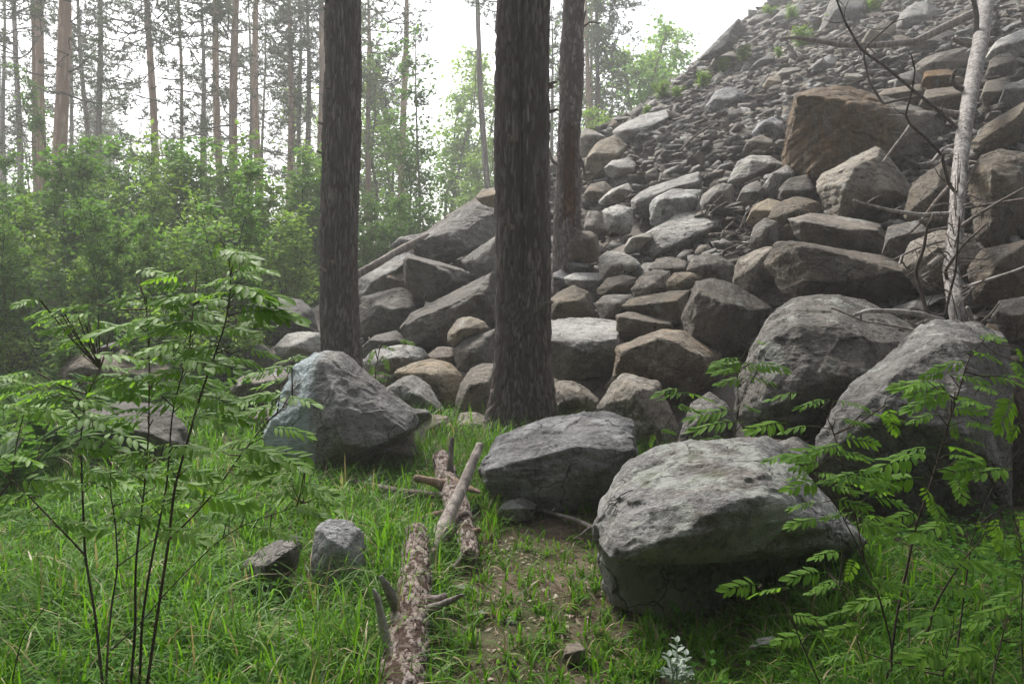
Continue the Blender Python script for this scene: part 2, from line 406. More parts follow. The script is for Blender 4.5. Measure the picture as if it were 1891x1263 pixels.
# ------------------------------------------------------------------ stones
_ico = {}
def ico(n):
    if n in _ico: return _ico[n]
    ph = (1 + 5 ** 0.5) / 2
    B = np.array([(-1, ph, 0), (1, ph, 0), (-1, -ph, 0), (1, -ph, 0), (0, -1, ph), (0, 1, ph), (0, -1, -ph), (0, 1, -ph), (ph, 0, -1), (ph, 0, 1), (-ph, 0, -1), (-ph, 0, 1)], float)
    F = [(0, 11, 5), (0, 5, 1), (0, 1, 7), (0, 7, 10), (0, 10, 11), (1, 5, 9), (5, 11, 4), (11, 10, 2), (10, 7, 6), (7, 1, 8), (3, 9, 4), (3, 4, 2), (3, 2, 6), (3, 6, 8), (3, 8, 9), (4, 9, 5), (2, 4, 11), (6, 2, 10), (8, 6, 7), (9, 8, 1)]
    V, T, off = [], [], 0
    for (a, b, c) in F:
        idx = {}
        for i in range(n + 1):
            for j in range(n + 1 - i):
                idx[i, j] = off + len(idx); V.append(B[a] * (n - i - j) + B[b] * i + B[c] * j)
        for i in range(n):
            for j in range(n - i):
                T.append((idx[i, j], idx[i + 1, j], idx[i, j + 1]))
                if i + j < n - 1: T.append((idx[i + 1, j], idx[i + 1, j + 1], idx[i, j + 1]))
        off += len(idx)
    V = np.array(V) / n; V /= np.linalg.norm(V, axis=1)[:, None]
    k = np.round(V * 1e5).astype(np.int64)
    _, first, inv = np.unique(k, axis=0, return_index=True, return_inverse=True)
    _ico[n] = (V[first], inv.ravel()[np.array(T)])
    return _ico[n]

def hull_planes(P, cosm=0.982):
    bm = bmesh.new(); vv = [bm.verts.new(p) for p in P]
    bmesh.ops.convex_hull(bm, input=vv)
    bmesh.ops.dissolve_limit(bm, angle_limit=math.radians(6), verts=bm.verts, edges=bm.edges)
    bm.normal_update()
    N, D, E = [], [], []
    for f in sorted(bm.faces, key=lambda q: -q.calc_area()):      # big facets win; slivers beside them are dropped
        n = np.array(f.normal)
        if N and max(n @ k for k in N) > cosm and len(N) > 3: continue
        N.append(n); D.append(n.dot(np.array(f.verts[0].co)))
    for e in bm.edges:
        if len(e.link_faces) == 2:
            a, b = e.link_faces
            if a.normal.dot(b.normal) < 0.8:
                n = np.array(a.normal + b.normal); E.append((n / (np.linalg.norm(n) + 1e-9), np.array((e.verts[0].co + e.verts[1].co) / 2)))
    H = np.array([v.co[:] for v in bm.verts if v.link_faces]); bm.free()
    N, D = np.array(N), np.array(D)
    if len(H) and (N @ H.mean(0) - D).mean() > 0: N, D = -N, -D; E = [(-a, b) for a, b in E]
    return N, D, E, H

def stone_surface(groups, n, seed, p=200, warp=0.020, rough=1.0, strata=1.0, chips=5):
    """groups: point sets whose convex hulls are joined; returns world vertices and triangles of one stone"""
    R = np.random.default_rng(seed)
    allp = np.concatenate(groups); c = groups[0].mean(0) if len(groups) == 1 else sum(g.mean(0) for g in groups) / len(groups)
    q = allp - c; ev, W = np.linalg.eigh(q.T @ q / len(q)); sc = np.sqrt(np.maximum(ev, ev.max() * 0.03)) * 1.6
    M = W * sc                                  # unit space -> local
    size = float(np.cbrt(np.prod(sc)))
    dirs, T = ico(n); wd = dirs + warp * np.stack([fbm(dirs * 2.6, 4, seed + 11 * k) for k in range(3)], 1)
    wd /= np.linalg.norm(wd, axis=1)[:, None]
    r = None
    for g in groups:
        u = (g - c) @ W / sc
        N, D, E, H = hull_planes(u)
        N, D = list(N), list(D)
        if (np.array(D) <= 0.02).any():         # centre must lie inside: push those faces out a little
            D = [max(d, 0.05) for d in D]
        Hc = H - H.mean(0)
        for k in R.choice(len(H), min(chips, len(H)), replace=False):
            nn = Hc[k] / (np.linalg.norm(Hc[k]) + 1e-9) + R.normal(0, 0.42, 3); nn /= np.linalg.norm(nn)
            N.append(nn); D.append(max(0.05, (H @ nn).max() * R.uniform(0.92, 0.985)))
        for (nn, m) in E:
            if R.random() < 0.35:
                nn = nn + R.normal(0, 0.16, 3); nn /= np.linalg.norm(nn)
                N.append(nn); D.append(max(0.05, nn.dot(m) * R.uniform(0.965, 0.995)))
        N, D = np.array(N), np.array(D)
        q = np.maximum(wd @ (N / D[:, None]).T, 0)
        mx = q.max(1); rg = 1 / (mx * (np.power(q / mx[:, None], p).sum(1)) ** (1 / p))
        r = rg if r is None else np.maximum(r, rg)
    V = dirs * r[:, None]
    L = V @ M.T                                  # local metres
    s = L / size
    b = R.normal(0, 1, 3) * [0.4, 0.4, 1]; b /= np.linalg.norm(b)
    lay = s @ b * R.uniform(3.5, 6) + 0.7 * fbm(s * 1.5, 3, seed + 50)
    ter = np.abs((lay % 1.0) - 0.5) * 2
    d = 0.012 * fbm(s * 1.3, 3, seed + 60) + 0.020 * fbm(s * 3.2, 5, seed + 70, 0.55, True) + 0.014 * fbm(s * 8, 5, seed + 80, 0.65, True)
    f1, f2, idr = worley(s * 2.2 + 0.5 * np.stack([fbm(s * 2, 3, seed + 90 + k) for k in range(3)], 1), seed)
    d += 0.045 * (idr - 0.5) * sstep(0.0, 0.07, f2 - f1)          # flaked facets with small steps between
    d += strata * 0.013 * sstep(0.15, 0.5, ter)
    L = L * (1 + rough * d)[:, None]
    return c + L, T

def px_points(txt): return [tuple(float(v) for v in p.split(',')) for p in txt.split()]

def traced(outline, ridge, t, lean=0.55, front=0.12, thick=0.75, shrink=0.80, keep=8):
    O = px_points(outline)
    while len(O) > keep:                        # keep the corners that matter: broken blocks have few, sharp ones
        ar = [abs((O[i - 1][0] - O[i][0]) * (O[(i + 1) % len(O)][1] - O[i][1]) - (O[i - 1][1] - O[i][1]) * (O[(i + 1) % len(O)][0] - O[i][0])) for i in range(len(O))]
        O.pop(int(np.argmin(ar)))
    X = np.array([o[0] for o in O]); Y = np.array([o[1] for o in O])
    cx, cy = X.mean(), Y.mean(); w_ = math.sqrt((X.max() - X.min()) * (Y.max() - Y.min()))
    wm = w_ * t / FPX; y0, y1 = Y.min(), Y.max(); P = []
    for o in O:
        v = (y1 - o[1]) / (y1 - y0); d = o[2] if len(o) > 2 else front - lean * v
        P.append(at(o[0], o[1], t - d * wm))
        P.append(at(cx + (o[0] - cx) * shrink, cy + (o[1] - cy) * shrink, t + thick * wm - min(0, d) * wm * 0.3))
    if ridge:
        for r in px_points(ridge): P.append(at(r[0], r[1], t - r[2] * wm))
    else:                                   # an edge between the top and the front, running across the stone
        R = np.random.default_rng(int(cx * 7 + cy * 13)); v = R.uniform(0.42, 0.74); tl = R.uniform(-.16, .16); xy = np.stack([X, Y], 1); nx_ = np.roll(xy, -1, 0)
        for fx in (0.05, R.uniform(.3, .7), 0.95):
            py = y1 - (v + tl * (fx - .5) * 2 + R.uniform(-.05, .05)) * (y1 - y0); xs = []
            for a, b in zip(xy, nx_):
                if (a[1] - py) * (b[1] - py) < 0: xs.append(a[0] + (b[0] - a[0]) * (py - a[1]) / (b[1] - a[1]))
            if len(xs) > 1: P.append(at(min(xs) + (max(xs) - min(xs)) * fx, py, t - (R.uniform(.30, .44) if .2 < fx < .8 else R.uniform(.14, .34)) * wm))
    return np.array(P), w_

def stone_depth(outline):
    O = px_points(outline); yb = max(o[1] for o in O); X = [o[0] for o in O]; Y = [o[1] for o in O]
    return min(gdepth(0, yb), hdepth(sum(X) / len(X), 0.5 * (min(Y) + max(Y)) + 0.12 * (max(Y) - min(Y))))

def put_stone(name, V, T, mat, kind=None):
    c = V.mean(0); c[2] = V[:, 2].min()
    me = mk_mesh(name, V - c, T, mats=[mat])
    return link(name, me, loc=c, kind=kind)

SEED = [100]
def S(label, mat, outline, ridge='', t=None, extra=None, **kw):
    SEED[0] += 13
    t = t or stone_depth(outline)
    geo = {k: kw.pop(k) for k in ('lean', 'front', 'thick', 'shrink', 'keep') if k in kw}
    P, w_ = traced(outline, ridge, t, **geo)
    groups = [P]
    if extra: groups.append(traced(extra[0], extra[1], t, **(extra[2] if len(extra) > 2 else {}))[0])
    n = int(np.clip(w_ / 4.6, 9, 66))
    V, T = stone_surface(groups, n, SEED[0], **kw)
    o = put_stone('boulder', V, T, mat)
    return tag(o, label, 'boulder', 'boulders of the rockslide')

# --- the standing boulders in front
S('flat topped grey boulder overhanging its paler foot, nearest at the front', MOSSY,
  '1106,935,-.1 1122,890 1170,848 1240,818 1330,808 1412,810 1452,835 1490,880,-.3 1545,950,-.2 1600,1003,-.1 1545,1022,.05 1440,1000,.0 1300,1010,.0 1240,1036,.16 1150,1038,.22 1112,1000,.2',
  '1132,1030,.46 1205,1044,.54 1268,992,.52 1300,955,.50 1400,915,.44 1445,922,.36 1495,965,.26 1165,985,.50 1250,955,.50', t=3.75,
  extra=('1104,960,.02 1110,1095,.05 1150,1134,.08 1264,1148,.08 1304,1115,-.1 1480,1090,-.25 1590,1020,-.25 1500,900,-.4 1180,870,-.4', '1150,1010,.05 1266,1050,.06', dict(thick=.6, keep=12)), lean=0.6, thick=0.9, keep=20)
S('layered lilac grey boulder at the foot of the grooved pine trunk', BLUE,
  '887,868 900,838 925,800 965,793 1005,770 1080,760 1145,758 1168,778 1176,830 1152,880 1115,932 1050,948 960,945 897,908',
  '965,850,.26 1060,826,.36 1165,832,.26 902,868,.2 1108,868,.34 1010,905,.3 965,808,-.1', t=5.25, keep=12)
S('big tilted boulder with pale blue lichen on its left face', LICH,
  '478,800,-.1 510,740,-.15 548,672,-.1 590,645,-.1 632,648,-.2 690,712,-.3 760,757,-.3 776,778,-.2 752,802,.0 690,826,.0 640,850,.0 575,874,.05 548,895,.1 528,850,.0',
  '594,668,.12 606,735,.34 632,800,.42 652,832,.4 560,720,.12 742,800,.2', t=6.2, rough=1.0, strata=0.25, keep=12)
S('dark low stone under the right edge of the lichen boulder', BROWN, '600,850 680,800 760,790 772,840 740,880 640,890', None, t=6.5)
S('huge smooth grey boulder filling the right edge behind the rowan', GREY,
  '1500,830,.1 1520,785,.0 1562,724,-.1 1642,660,-.25 1700,606,-.4 1726,594,-.45 1800,598,-.45 1850,618,-.4 1868,660,-.3 1874,800,-.05 1862,930,.1 1800,985,.15 1650,965,.15 1530,895,.15',
  '1568,735,.12 1655,690,.18 1760,650,.1 1640,800,.32 1790,790,.32', t=5.1, keep=12)
S('broad cracked grey boulder left of the huge smooth one', GREY,
  '1355,765 1360,700 1402,618 1430,570 1466,550 1502,541 1600,548 1642,568 1692,600 1705,660 1660,720 1560,800 1480,815 1380,802',
  '1405,640,.1 1470,600,.16 1600,600,.12 1500,700,.42 1420,740,.35 1600,690,.35', t=6.0, rough=0.95, strata=0.2, keep=12)
S('blocky brown boulder with rough front left of the broad cracked one', BROWN,
  '1258,590 1262,565 1286,518 1312,511 1362,528 1402,558 1426,570 1402,602 1382,640 1330,658 1270,632',
  '1290,540,.2 1340,560,.36 1300,610,.4 1390,575,.15')
S('dark overhanging boulder with jagged upper edge right of the flat table stone', BROWN,
  '1124,690 1140,640 1162,627 1226,609 1262,611 1300,648 1332,656 1322,700 1282,726 1200,722 1130,708',
  '1150,652,.3 1228,622,.3 1290,660,.38 1230,690,.4')
S('pointed triangular boulder standing just above the lilac grey one', TAN,
  '1094,765 1130,710 1155,689 1186,689 1216,705 1236,750 1254,795 1246,838 1190,836 1130,800',
  '1165,718,.36 1208,790,.42 1180,800,.38 1200,720,.2')
S('rounded tan stone between the triangular boulder and the grooved trunk', TAN, '1015,722 1030,702 1060,704 1090,719 1110,735 1096,757 1050,770 1018,770', '1050,730,.4')
S('upright grey stone in the gap beside the broad cracked boulder', GREY, '1250,805 1270,750 1310,724 1342,745 1360,780 1352,820 1290,834 1256,822', '1300,770,.4 1320,800,.4')
S('flat table boulder with pale top and shadowed front by the grooved trunk', PALE,
  '1012,592,-.7 1080,586,-.8 1142,592,-.75 1150,640,-.1 1140,690,-.1 1075,698,.0 1008,700,.0 1004,640,-.1',
  '1015,630,.36 1075,648,.46 1110,640,.42 1140,630,.35', t=8.9)
S('wedge of dark stone in the hollow under the table boulder', BROWN, '1040,700 1062,682 1100,690 1118,718 1100,740 1050,730', None, t=9.0)
S('dark stone at the right edge beside the huge smooth boulder', BROWN, '1856,1000 1850,860 1862,730 1895,690 1950,700 1970,980 1900,1010', None, t=5.6)
S('half hidden stone low between the huge and the overhanging boulders', GREY, '1420,850 1440,815 1470,806 1500,825 1510,870 1450,880', None, t=5.3)
S('mossy dark stone in the grass against the lilac grey boulder', MOSSY, '915,950 930,924 965,918 990,930 985,958 940,965', None, t=5.0)
# --- boulders in the grass on the left
S('long dark boulder with sunlit back at far left behind the rowan', BROWN,
  '104,690 125,658 200,644 300,654 322,690 334,740 286,742 230,728 150,735 110,724', '140,672,.25 235,690,.4 300,705,.35', t=9.6)
S('thin slab lying on top of the long dark boulder', GREY, '160,668 172,645 216,630 222,645 200,662 180,668', None, t=9.9)
S('low grey boulder in tall grass behind the rowan stems', BROWN,
  '128,800 142,768 215,742 300,748 342,790 354,840 332,874 200,876 140,866', '160,795,.3 250,790,.45 320,820,.35', t=6.5)
S('rounded boulder with pale top left of the first pine trunk', GREY,
  '443,602 455,565 500,548 555,554 576,569 590,600 588,618 540,625 500,640 458,632', '500,580,.3 540,585,.36 470,605,.3', t=12.6)
S('pale stone wedged against the base of the left pine trunk', PALE, '506,642 530,617 562,611 592,615 596,655 560,662 515,668', '540,640,.36', t=11.4)
S('shadowed stone below the rounded boulder near the left trunk', GREY, '438,660 460,630 490,638 514,665 512,688 470,699 438,692', None, t=11.0)
S('flat slab between the rowan leaves and the lichen boulder', TAN, '424,722 440,698 480,688 540,674 562,685 558,732 520,749 440,749', '440,712,.3 520,702,.35', t=8.3)
S('small slab in the grass below the flat slab', TAN, '458,785 475,760 520,746 542,758 530,784 490,796', None, t=7.8)
S('thin weathered slab edge in the grass at far left', PALE, '62,812 85,796 128,788 150,795 130,812 90,822', None, t=7.4)
# --- the left shoulder of the rockslide
S('large pale slab tilted down to the left trunk from the skyline', PALE, '664,505 700,485 755,465 770,472 742,512 715,532 700,548 664,556', '690,520,.3 735,495,.3', thick=.4)
S('stone behind the leaning pole on the skyline', GREY, '720,456 738,438 785,430 788,448 745,460', None, t=14.6)
S('long angular slab boulder crowning the left skyline', GREY,
  '760,452 793,430 838,394 874,374 902,377 930,394 930,440 892,452 862,464 825,485 765,477', '797,438,.26 846,437,.36 862,460,.36 880,400,.0', t=13.6)
S('buff stone above the crowning slab beside the grooved trunk', TAN, '878,366 890,349 928,350 930,388 898,383', None, t=15.2)
S('wedge boulder with dark flat front below the crowning slab', BROWN,
  '744,480 753,469 800,479 866,500 862,522 836,528 802,562 765,548 748,525', '752,482,.34 815,494,.44 840,520,.3 800,545,.36', t=12.0)
S('small dark stone wedged under the tilted pale slab', BROWN, '712,508 730,500 750,505 752,535 725,538 714,528', None)
S('broad ribbed boulder face right of the left pine trunk', GREY,
  '664,548 700,534 742,529 786,557 792,572 748,596 742,618 700,616 664,624', '700,565,.25 740,575,.35')
S('long dark slab leaning up toward the grooved trunk', BROWN,
  '740,602 760,578 836,543 880,509 902,505 918,540 920,592 862,622 832,638 790,644 758,642 744,624', '762,596,.2 850,560,.3 890,535,.2 820,610,.36', t=11.0)
S('sloping slab half hidden behind the grooved trunk', GREY, '850,482 875,464 896,448 928,424 930,522 905,524 895,507 865,500', '890,480,.25', t=12.6)
S('small block with bright top under the long dark slab', TAN, '826,616 845,588 870,584 896,594 904,606 862,624 836,640 828,632', '850,608,.4', t=9.9)
S('boulder with lit shoulder left of the grooved trunk', TAN, '836,646 855,625 920,606 922,682 880,695 845,684', '870,648,.4', t=9.7)
S('grey stone just right of the left pine trunk', GREY, '664,645 690,620 732,610 747,625 742,642 675,668', None)
S('rounded mossy stone beside a young rowan shoot', MOSSY, '668,668 690,644 740,634 777,640 794,660 770,678 720,692 676,690', '725,662,.4', p=26)
S('rounded olive boulder in front of the rounded mossy stone', TAN, '722,688 770,666 802,662 837,672 856,696 848,738 832,756 800,748 760,722 733,702', '800,690,.42', p=24)
S('angular stone with bright left facet above the lichen boulder', GREY, '696,728 745,696 767,691 792,710 808,735 824,764 780,774 735,757 708,742', '765,728,.4 745,705,.1 800,750,.25')
S('squarish tan stone touching the left side of the grooved trunk', TAN, '841,742 850,709 870,679 888,671 918,671 918,768 870,780 843,768', '868,712,.4 900,705,.3', t=8.5)
S('dark stone in the crevice behind the olive boulder', BROWN, '790,655 810,640 850,642 858,668 830,680 800,672', None)
S('stone at the grassy foot of the olive boulder', BROWN, '750,805 790,764 830,767 838,790 804,834 752,834', '795,790,.35', t=7.6)
S('pale low stone in grass left of the grooved trunk', TAN, '836,795 850,762 880,760 912,775 912,800 870,812', None, t=8.0)
S('flat stone lying between lichen boulder and angular stone', GREY, '716,768 740,752 790,756 800,772 760,785 725,782', None, t=7.7)
# --- the middle of the slide, right of the grooved trunk
S('dome shaped block with dark front right of the grooved trunk', TAN, '1014,548 1060,526 1087,539 1096,560 1097,588 1018,592', '1030,560,.4 1070,556,.4')
S('long low block with straight top edge above the dark overhanging boulder', BROWN, '1138,582 1165,575 1242,592 1244,612 1200,628 1148,630 1138,612', '1142,586,.3 1236,600,.36')
S('buff wedge slab behind the long low block', TAN, '1144,567 1165,552 1240,538 1274,536 1264,594 1240,602 1180,582', '1200,562,.3 1250,555,.2')
S('square box shaped stone with rusty base beside the broken dead trunk', BROWN, '1042,446 1050,427 1090,425 1103,435 1110,481 1086,488 1048,484', '1052,445,.3 1095,440,.3 1080,475,.3', t=11.5)
S('pale speckled stone right below the box shaped stone', PALE, '1106,476 1120,464 1146,464 1176,479 1186,491 1150,512 1108,520', '1130,490,.36')
S('flat white topped slab under the box shaped stone', PALE, '1042,512 1062,503 1110,504 1112,524 1080,532 1046,526', None)
S('blue grey chunk supporting the box shaped stone', BLUE, '1044,492 1058,482 1088,484 1090,504 1060,510', None)
S('lichen spotted stone between grooved and broken trunks', BLUE, '1020,505 1036,498 1058,512 1054,528 1022,530', None)
S('pointed small stone at the foot of the broken trunk', TAN, '1022,490 1036,478 1048,490 1044,508 1024,508', None)
S('brown block resting on a second brown block', BROWN, '1102,535 1120,514 1150,508 1174,512 1178,530 1150,546 1106,550', '1140,526,.4')
S('second brown block carrying the first one', BROWN, '1100,560 1115,544 1165,544 1178,560 1165,590 1110,594', '1140,560,.4')
S('knobbly buff stone in the middle of the rockslide', TAN, '1164,535 1180,512 1212,496 1236,500 1242,540 1200,556 1172,550', '1205,525,.4')
S('flat buff wedge right of the knobbly stone', TAN, '1230,520 1244,504 1288,500 1300,514 1270,535 1236,542', '1260,515,.35')
S('great bright slab boulder with shadowed underside in mid slope', PALE,
  '1180,468 1190,433 1214,414 1260,391 1310,387 1338,404 1332,426 1282,458 1250,478 1200,482', '1214,424,.12 1240,452,.5 1322,414,.34 1285,435,.42', t=11.8)
S('pale leaning flake left of the great bright slab', PALE, '1150,462 1162,440 1200,428 1206,440 1180,462 1160,468', None)
S('reddish stone below the great bright slab', BROWN, '1196,498 1212,478 1240,474 1270,484 1268,504 1230,512', None)
S('open jawed stone with twigs in its dark notch', TAN, '1268,500 1275,474 1310,468 1345,478 1356,492 1340,516 1300,514', '1300,490,.35')
S('smooth buff slab left of the long mid boulder', TAN, '1352,520 1362,480 1400,458 1432,452 1430,520 1400,560 1370,548', '1395,490,.3')
S('long boulder pointing right toward the white fallen trunk', BROWN,
  '1415,495 1430,444 1460,437 1520,454 1570,461 1640,474 1690,484 1708,500 1738,530 1700,563 1600,556 1500,548 1460,562 1430,538', '1470,450,.26 1520,465,.3 1600,482,.32 1690,505,.3 1500,520,.45 1600,530,.35')
S('standing buff slab above the smooth buff slab', TAN, '1383,458 1390,420 1412,402 1436,410 1438,450 1400,470', '1412,425,.25')
S('ridged brown block above the long boulder', BROWN, '1455,405 1498,394 1556,400 1626,414 1642,450 1632,474 1560,468 1475,442', '1480,410,.2 1560,425,.36 1620,425,.3')
S('leaning boulder with sharp peak before the ochre faced one', TAN,
  '1502,332 1590,300 1600,280 1616,271 1641,290 1671,330 1688,366 1640,388 1600,403 1560,418 1525,392 1507,360', '1583,306,.24 1560,346,.44 1547,408,.34 1620,290,.05 1640,350,.35')
S('big boulder with ochre rusty streaked face', OCHRE,
  '1448,302 1452,230 1470,176 1496,158 1546,156 1600,178 1660,194 1702,188 1738,214 1754,255 1744,274 1680,304 1620,302 1560,324 1480,340 1457,322',
  '1490,180,.3 1580,192,.42 1622,212,.36 1604,298,.42 1500,328,.42 1465,250,.3', rough=1.3, lean=0.35)
S('bright topped wedge left of the ochre faced boulder', PALE, '1343,338 1360,300 1386,286 1422,289 1448,305 1422,318 1390,328 1370,341', '1388,297,.2 1425,303,.3 1385,325,.4')
S('small boulder propping the ochre face from below', BROWN, '1438,350 1455,330 1490,322 1504,345 1496,372 1445,374', None)
S('tall grey slab under the ochre boulder left corner', GREY, '1404,352 1422,322 1455,303 1470,312 1462,345 1430,372 1410,370', None)
S('brown lump below the leaning boulder', BROWN, '1418,405 1430,378 1470,362 1510,370 1520,395 1490,420 1440,424', '1465,390,.4')
S('rounded buff stone under the bright topped wedge', TAN, '1376,412 1390,380 1420,366 1448,375 1440,410 1400,422', None)
S('grey chip stone in the twigs below the bright topped wedge', GREY, '1358,378 1372,345 1400,332 1414,350 1400,380 1370,388', None)
S('brown faced boulder in mid slope above the great bright slab', BROWN, '1285,388 1300,354 1336,336 1358,345 1354,392 1320,404 1290,402', '1318,360,.35')
S('mossy square slab face in the middle of the slope', MOSSY, '1198,372 1240,350 1297,350 1292,402 1240,424 1202,416', '1215,370,.2 1285,362,.25')
S('long pale topped slab lying above the mossy square slab', PALE, '1163,372 1190,349 1250,328 1290,316 1300,330 1298,352 1250,356 1202,374 1196,402 1170,394', '1180,370,.25 1250,344,.3 1290,336,.3')
S('pale boulder near the broken trunk with dark underside', PALE, '1110,388 1140,377 1167,384 1170,412 1162,434 1122,428', '1140,400,.36')
S('brown wedge between broken trunk and pale boulder', BROWN, '1078,420 1085,392 1105,388 1128,420 1112,446 1082,436', None)
S('flat disc shaped pale stone beneath the upper boulders', PALE, '1114,312 1130,297 1158,292 1175,302 1168,322 1135,332 1118,326', None)
S('sloping pale plate above the pale boulder', PALE, '1103,374 1128,350 1160,338 1168,352 1150,372 1112,380', None)
S('small dark stone right of the broken trunk', BROWN, '1076,362 1090,340 1118,334 1132,350 1112,370 1082,374', None)
# --- upper slide
S('rounded buff boulder on the skyline right of the broken trunk', TAN, '1070,250 1078,236 1094,240 1120,254 1112,272 1088,290 1070,292', None)
S('broad tan boulder below the skyline with dark front', TAN, '1072,330 1084,292 1106,260 1136,250 1158,268 1148,292 1118,318 1085,336', '1088,284,.26 1142,285,.36')
S('long flat layered boulder on the upper left skyline', PALE, '1132,242 1145,232 1190,211 1234,202 1238,214 1248,222 1196,248 1160,264 1138,258', '1150,242,.32 1196,236,.36 1235,216,.1')
S('dark boulder with bright split top in the gravel', BLUE, '1300,200 1320,170 1341,161 1377,164 1384,176 1362,202 1326,221 1304,214', '1318,185,.25 1352,182,.35')
S('blue grey stone at the left shoulder of the ochre boulder', BLUE, '1386,250 1400,228 1425,217 1446,224 1450,250 1425,262 1395,258', None)
S('round brown stone in the gravel left of the ochre boulder', BROWN, '1368,285 1380,260 1404,248 1428,258 1432,282 1400,290', None, p=26)
S('light slab lying flat in the upper gravel', PALE, '1492,130 1510,112 1535,100 1547,108 1542,122 1515,138 1498,139', None)
S('grey slab on the gravel between the green bushes', GREY, '1378,134 1395,115 1424,98 1432,108 1420,122 1395,137', None)
S('tan stone above the ochre boulder in the upper gravel', TAN, '1428,142 1445,126 1478,124 1482,138 1450,152 1434,152', None)
S('small pinkish stone left of the tan one', TAN, '1408,160 1420,142 1440,140 1446,155 1425,170 1410,168', None)
S('dark slab on the topmost skyline behind a bush', GREY, '1286,112 1330,76 1364,34 1380,58 1342,98 1310,112', '1330,85,.2', t=22.5)
S('dark stone under the topmost skyline slab', BROWN, '1306,130 1320,105 1352,95 1368,110 1340,128 1315,135', None)
S('flat topped stone on the skyline under the dark top boulder', GREY, '1372,50 1395,28 1420,24 1428,38 1400,54', None)
S('dark boulder cut by the top edge of the picture', GREY, '1414,0 1425,-22 1470,-30 1492,-10 1478,20 1432,24', '1450,0,.3')
S('pale flat slab below the dark top boulder', PALE, '1420,40 1445,18 1475,6 1488,14 1470,34 1430,48', None)
S('great grey boulder by yellow bushes at the top edge', GREY, '1512,62 1528,12 1548,-18 1602,-14 1614,20 1565,62 1528,80', '1545,25,.3 1590,15,.2')
S('white faced block below the upper bare branch', PALE, '1652,62 1660,26 1690,4 1717,3 1732,18 1728,48 1690,66', '1672,30,.25 1712,28,.35')
S('tan stone left of the white faced block', TAN, '1584,90 1605,55 1640,40 1656,50 1645,78 1610,98', None)
S('layered pink slab left of the white fallen trunk', TAN, '1680,130 1705,108 1745,92 1792,88 1796,115 1750,134 1700,142', '1730,112,.25')
S('thin dark slab above the layered pink slab', BROWN, '1676,88 1700,68 1750,56 1768,62 1750,82 1700,94', None)
S('square ochre block left of the white fallen trunk', OCHRE, '1700,160 1708,132 1752,128 1768,138 1762,162 1720,168', None)
S('round grey stone above the ochre faced boulder', GREY, '1648,160 1662,136 1690,130 1706,145 1700,166 1665,172', None)
S('dark ledge stone behind the ochre faced boulder', BROWN, '1608,185 1635,165 1700,155 1712,175 1690,196 1630,196', None)
S('brown block right above the ochre faced boulder', BROWN, '1695,200 1710,166 1770,160 1786,180 1770,205 1725,215', None)
S('olive slab right of the white fallen trunk near the top', MOSSY, '1820,108 1840,75 1895,52 1910,60 1905,100 1850,118', None)
S('dark stone touching the right side of the white trunk', BROWN, '1818,145 1830,108 1865,96 1882,120 1868,148 1835,155', None)
S('ochre stone tucked behind the white fallen trunk', TAN, '1808,188 1820,152 1860,142 1876,165 1850,190 1820,198', None)
S('rounded grey stone at the right edge in the upper slope', GREY, '1844,192 1855,158 1895,146 1912,165 1905,194 1865,200', None)
S('long light brown slab slanting to the right edge', TAN, '1796,262 1815,235 1860,205 1905,180 1915,230 1880,262 1830,285 1800,282', '1830,250,.25 1880,215,.2')
S('large buff boulder at the right edge beside the white trunk', TAN, '1786,325 1812,290 1850,277 1905,283 1910,400 1845,475 1800,440', '1830,315,.25 1870,340,.36 1830,420,.36')
S('shadowed boulder below the large buff one at the right edge', BROWN, '1786,500 1800,465 1850,455 1910,440 1915,555 1850,575 1800,560', '1850,480,.3')
S('dark boulder low at the right edge above the huge smooth one', BROWN, '1830,590 1845,555 1910,545 1915,620 1860,630', None)
S('tan boulder half hidden behind the white fallen trunk', TAN, '1664,500 1680,450 1730,425 1800,430 1815,490 1780,535 1700,540', '1730,460,.3 1760,490,.3')
S('shaded boulder between the leaning boulder and the white trunk', BROWN, '1668,400 1685,340 1740,300 1780,330 1785,390 1740,425 1690,420', '1730,350,.3')
S('dark stone right of the ridged brown block', BROWN, '1630,470 1640,420 1690,405 1720,430 1700,470 1660,482', None)
# --- stones in the grass in front
S('low grey stone half sunk in grass left of the blue slab', GREY, '446,1040 498,1004 548,984 560,1000 548,1052 495,1090 452,1104', '532,1018,.2 492,1044,.3', t=3.8, thick=.5)
S('blue grey lichen slab standing in the tall grass', BLUE, '574,1040 586,958 644,960 672,984 674,1082 640,1112 580,1104', '606,1000,.16 642,1016,.2', t=3.8, thick=.35, lean=.4)
S('flat whitish stone lying beside the barky log', PALE, '806,1092 825,1080 865,1078 886,1090 870,1102 830,1104', None, t=3.85, lean=0.9)
S('small dark stone on the path in front', BROWN, '1038,1216 1046,1190 1068,1184 1082,1200 1078,1224 1050,1230', None, t=3.13)
S('grey pebble in the path near the log', GREY, '856,1150 864,1132 890,1126 910,1138 900,1154', None, t=3.55)
S('tiny flat stone in the bare path', GREY, '924,1152 935,1142 955,1144 960,1156 940,1162', None, t=3.5)
S('pale flat stone partly buried at lower right', PALE, '1384,1195 1400,1178 1430,1174 1442,1186 1425,1200 1395,1204', None, t=3.15)

_a, _b, _c = (at(x, y, hdepth(x, y)) for x, y in ((1200, 400), (1600, 400), (1400, 200)))
SLOPE_N = np.cross(_b - _a, _c - _a); SLOPE_N = SLOPE_N / np.linalg.norm(SLOPE_N) * np.sign(SLOPE_N[2])
def lie(tilt):
    """rotation that lays a flat stone on the slope, tilted a little, turned at random"""
    n = Vector(SLOPE_N * .7 + np.array([0, 0, .5]) + rng.normal(0, tilt, 3)).normalized()
    return n.to_track_quat('Z', 'Y') @ Quaternion((0, 0, 1), rng.uniform(0, 6.28))
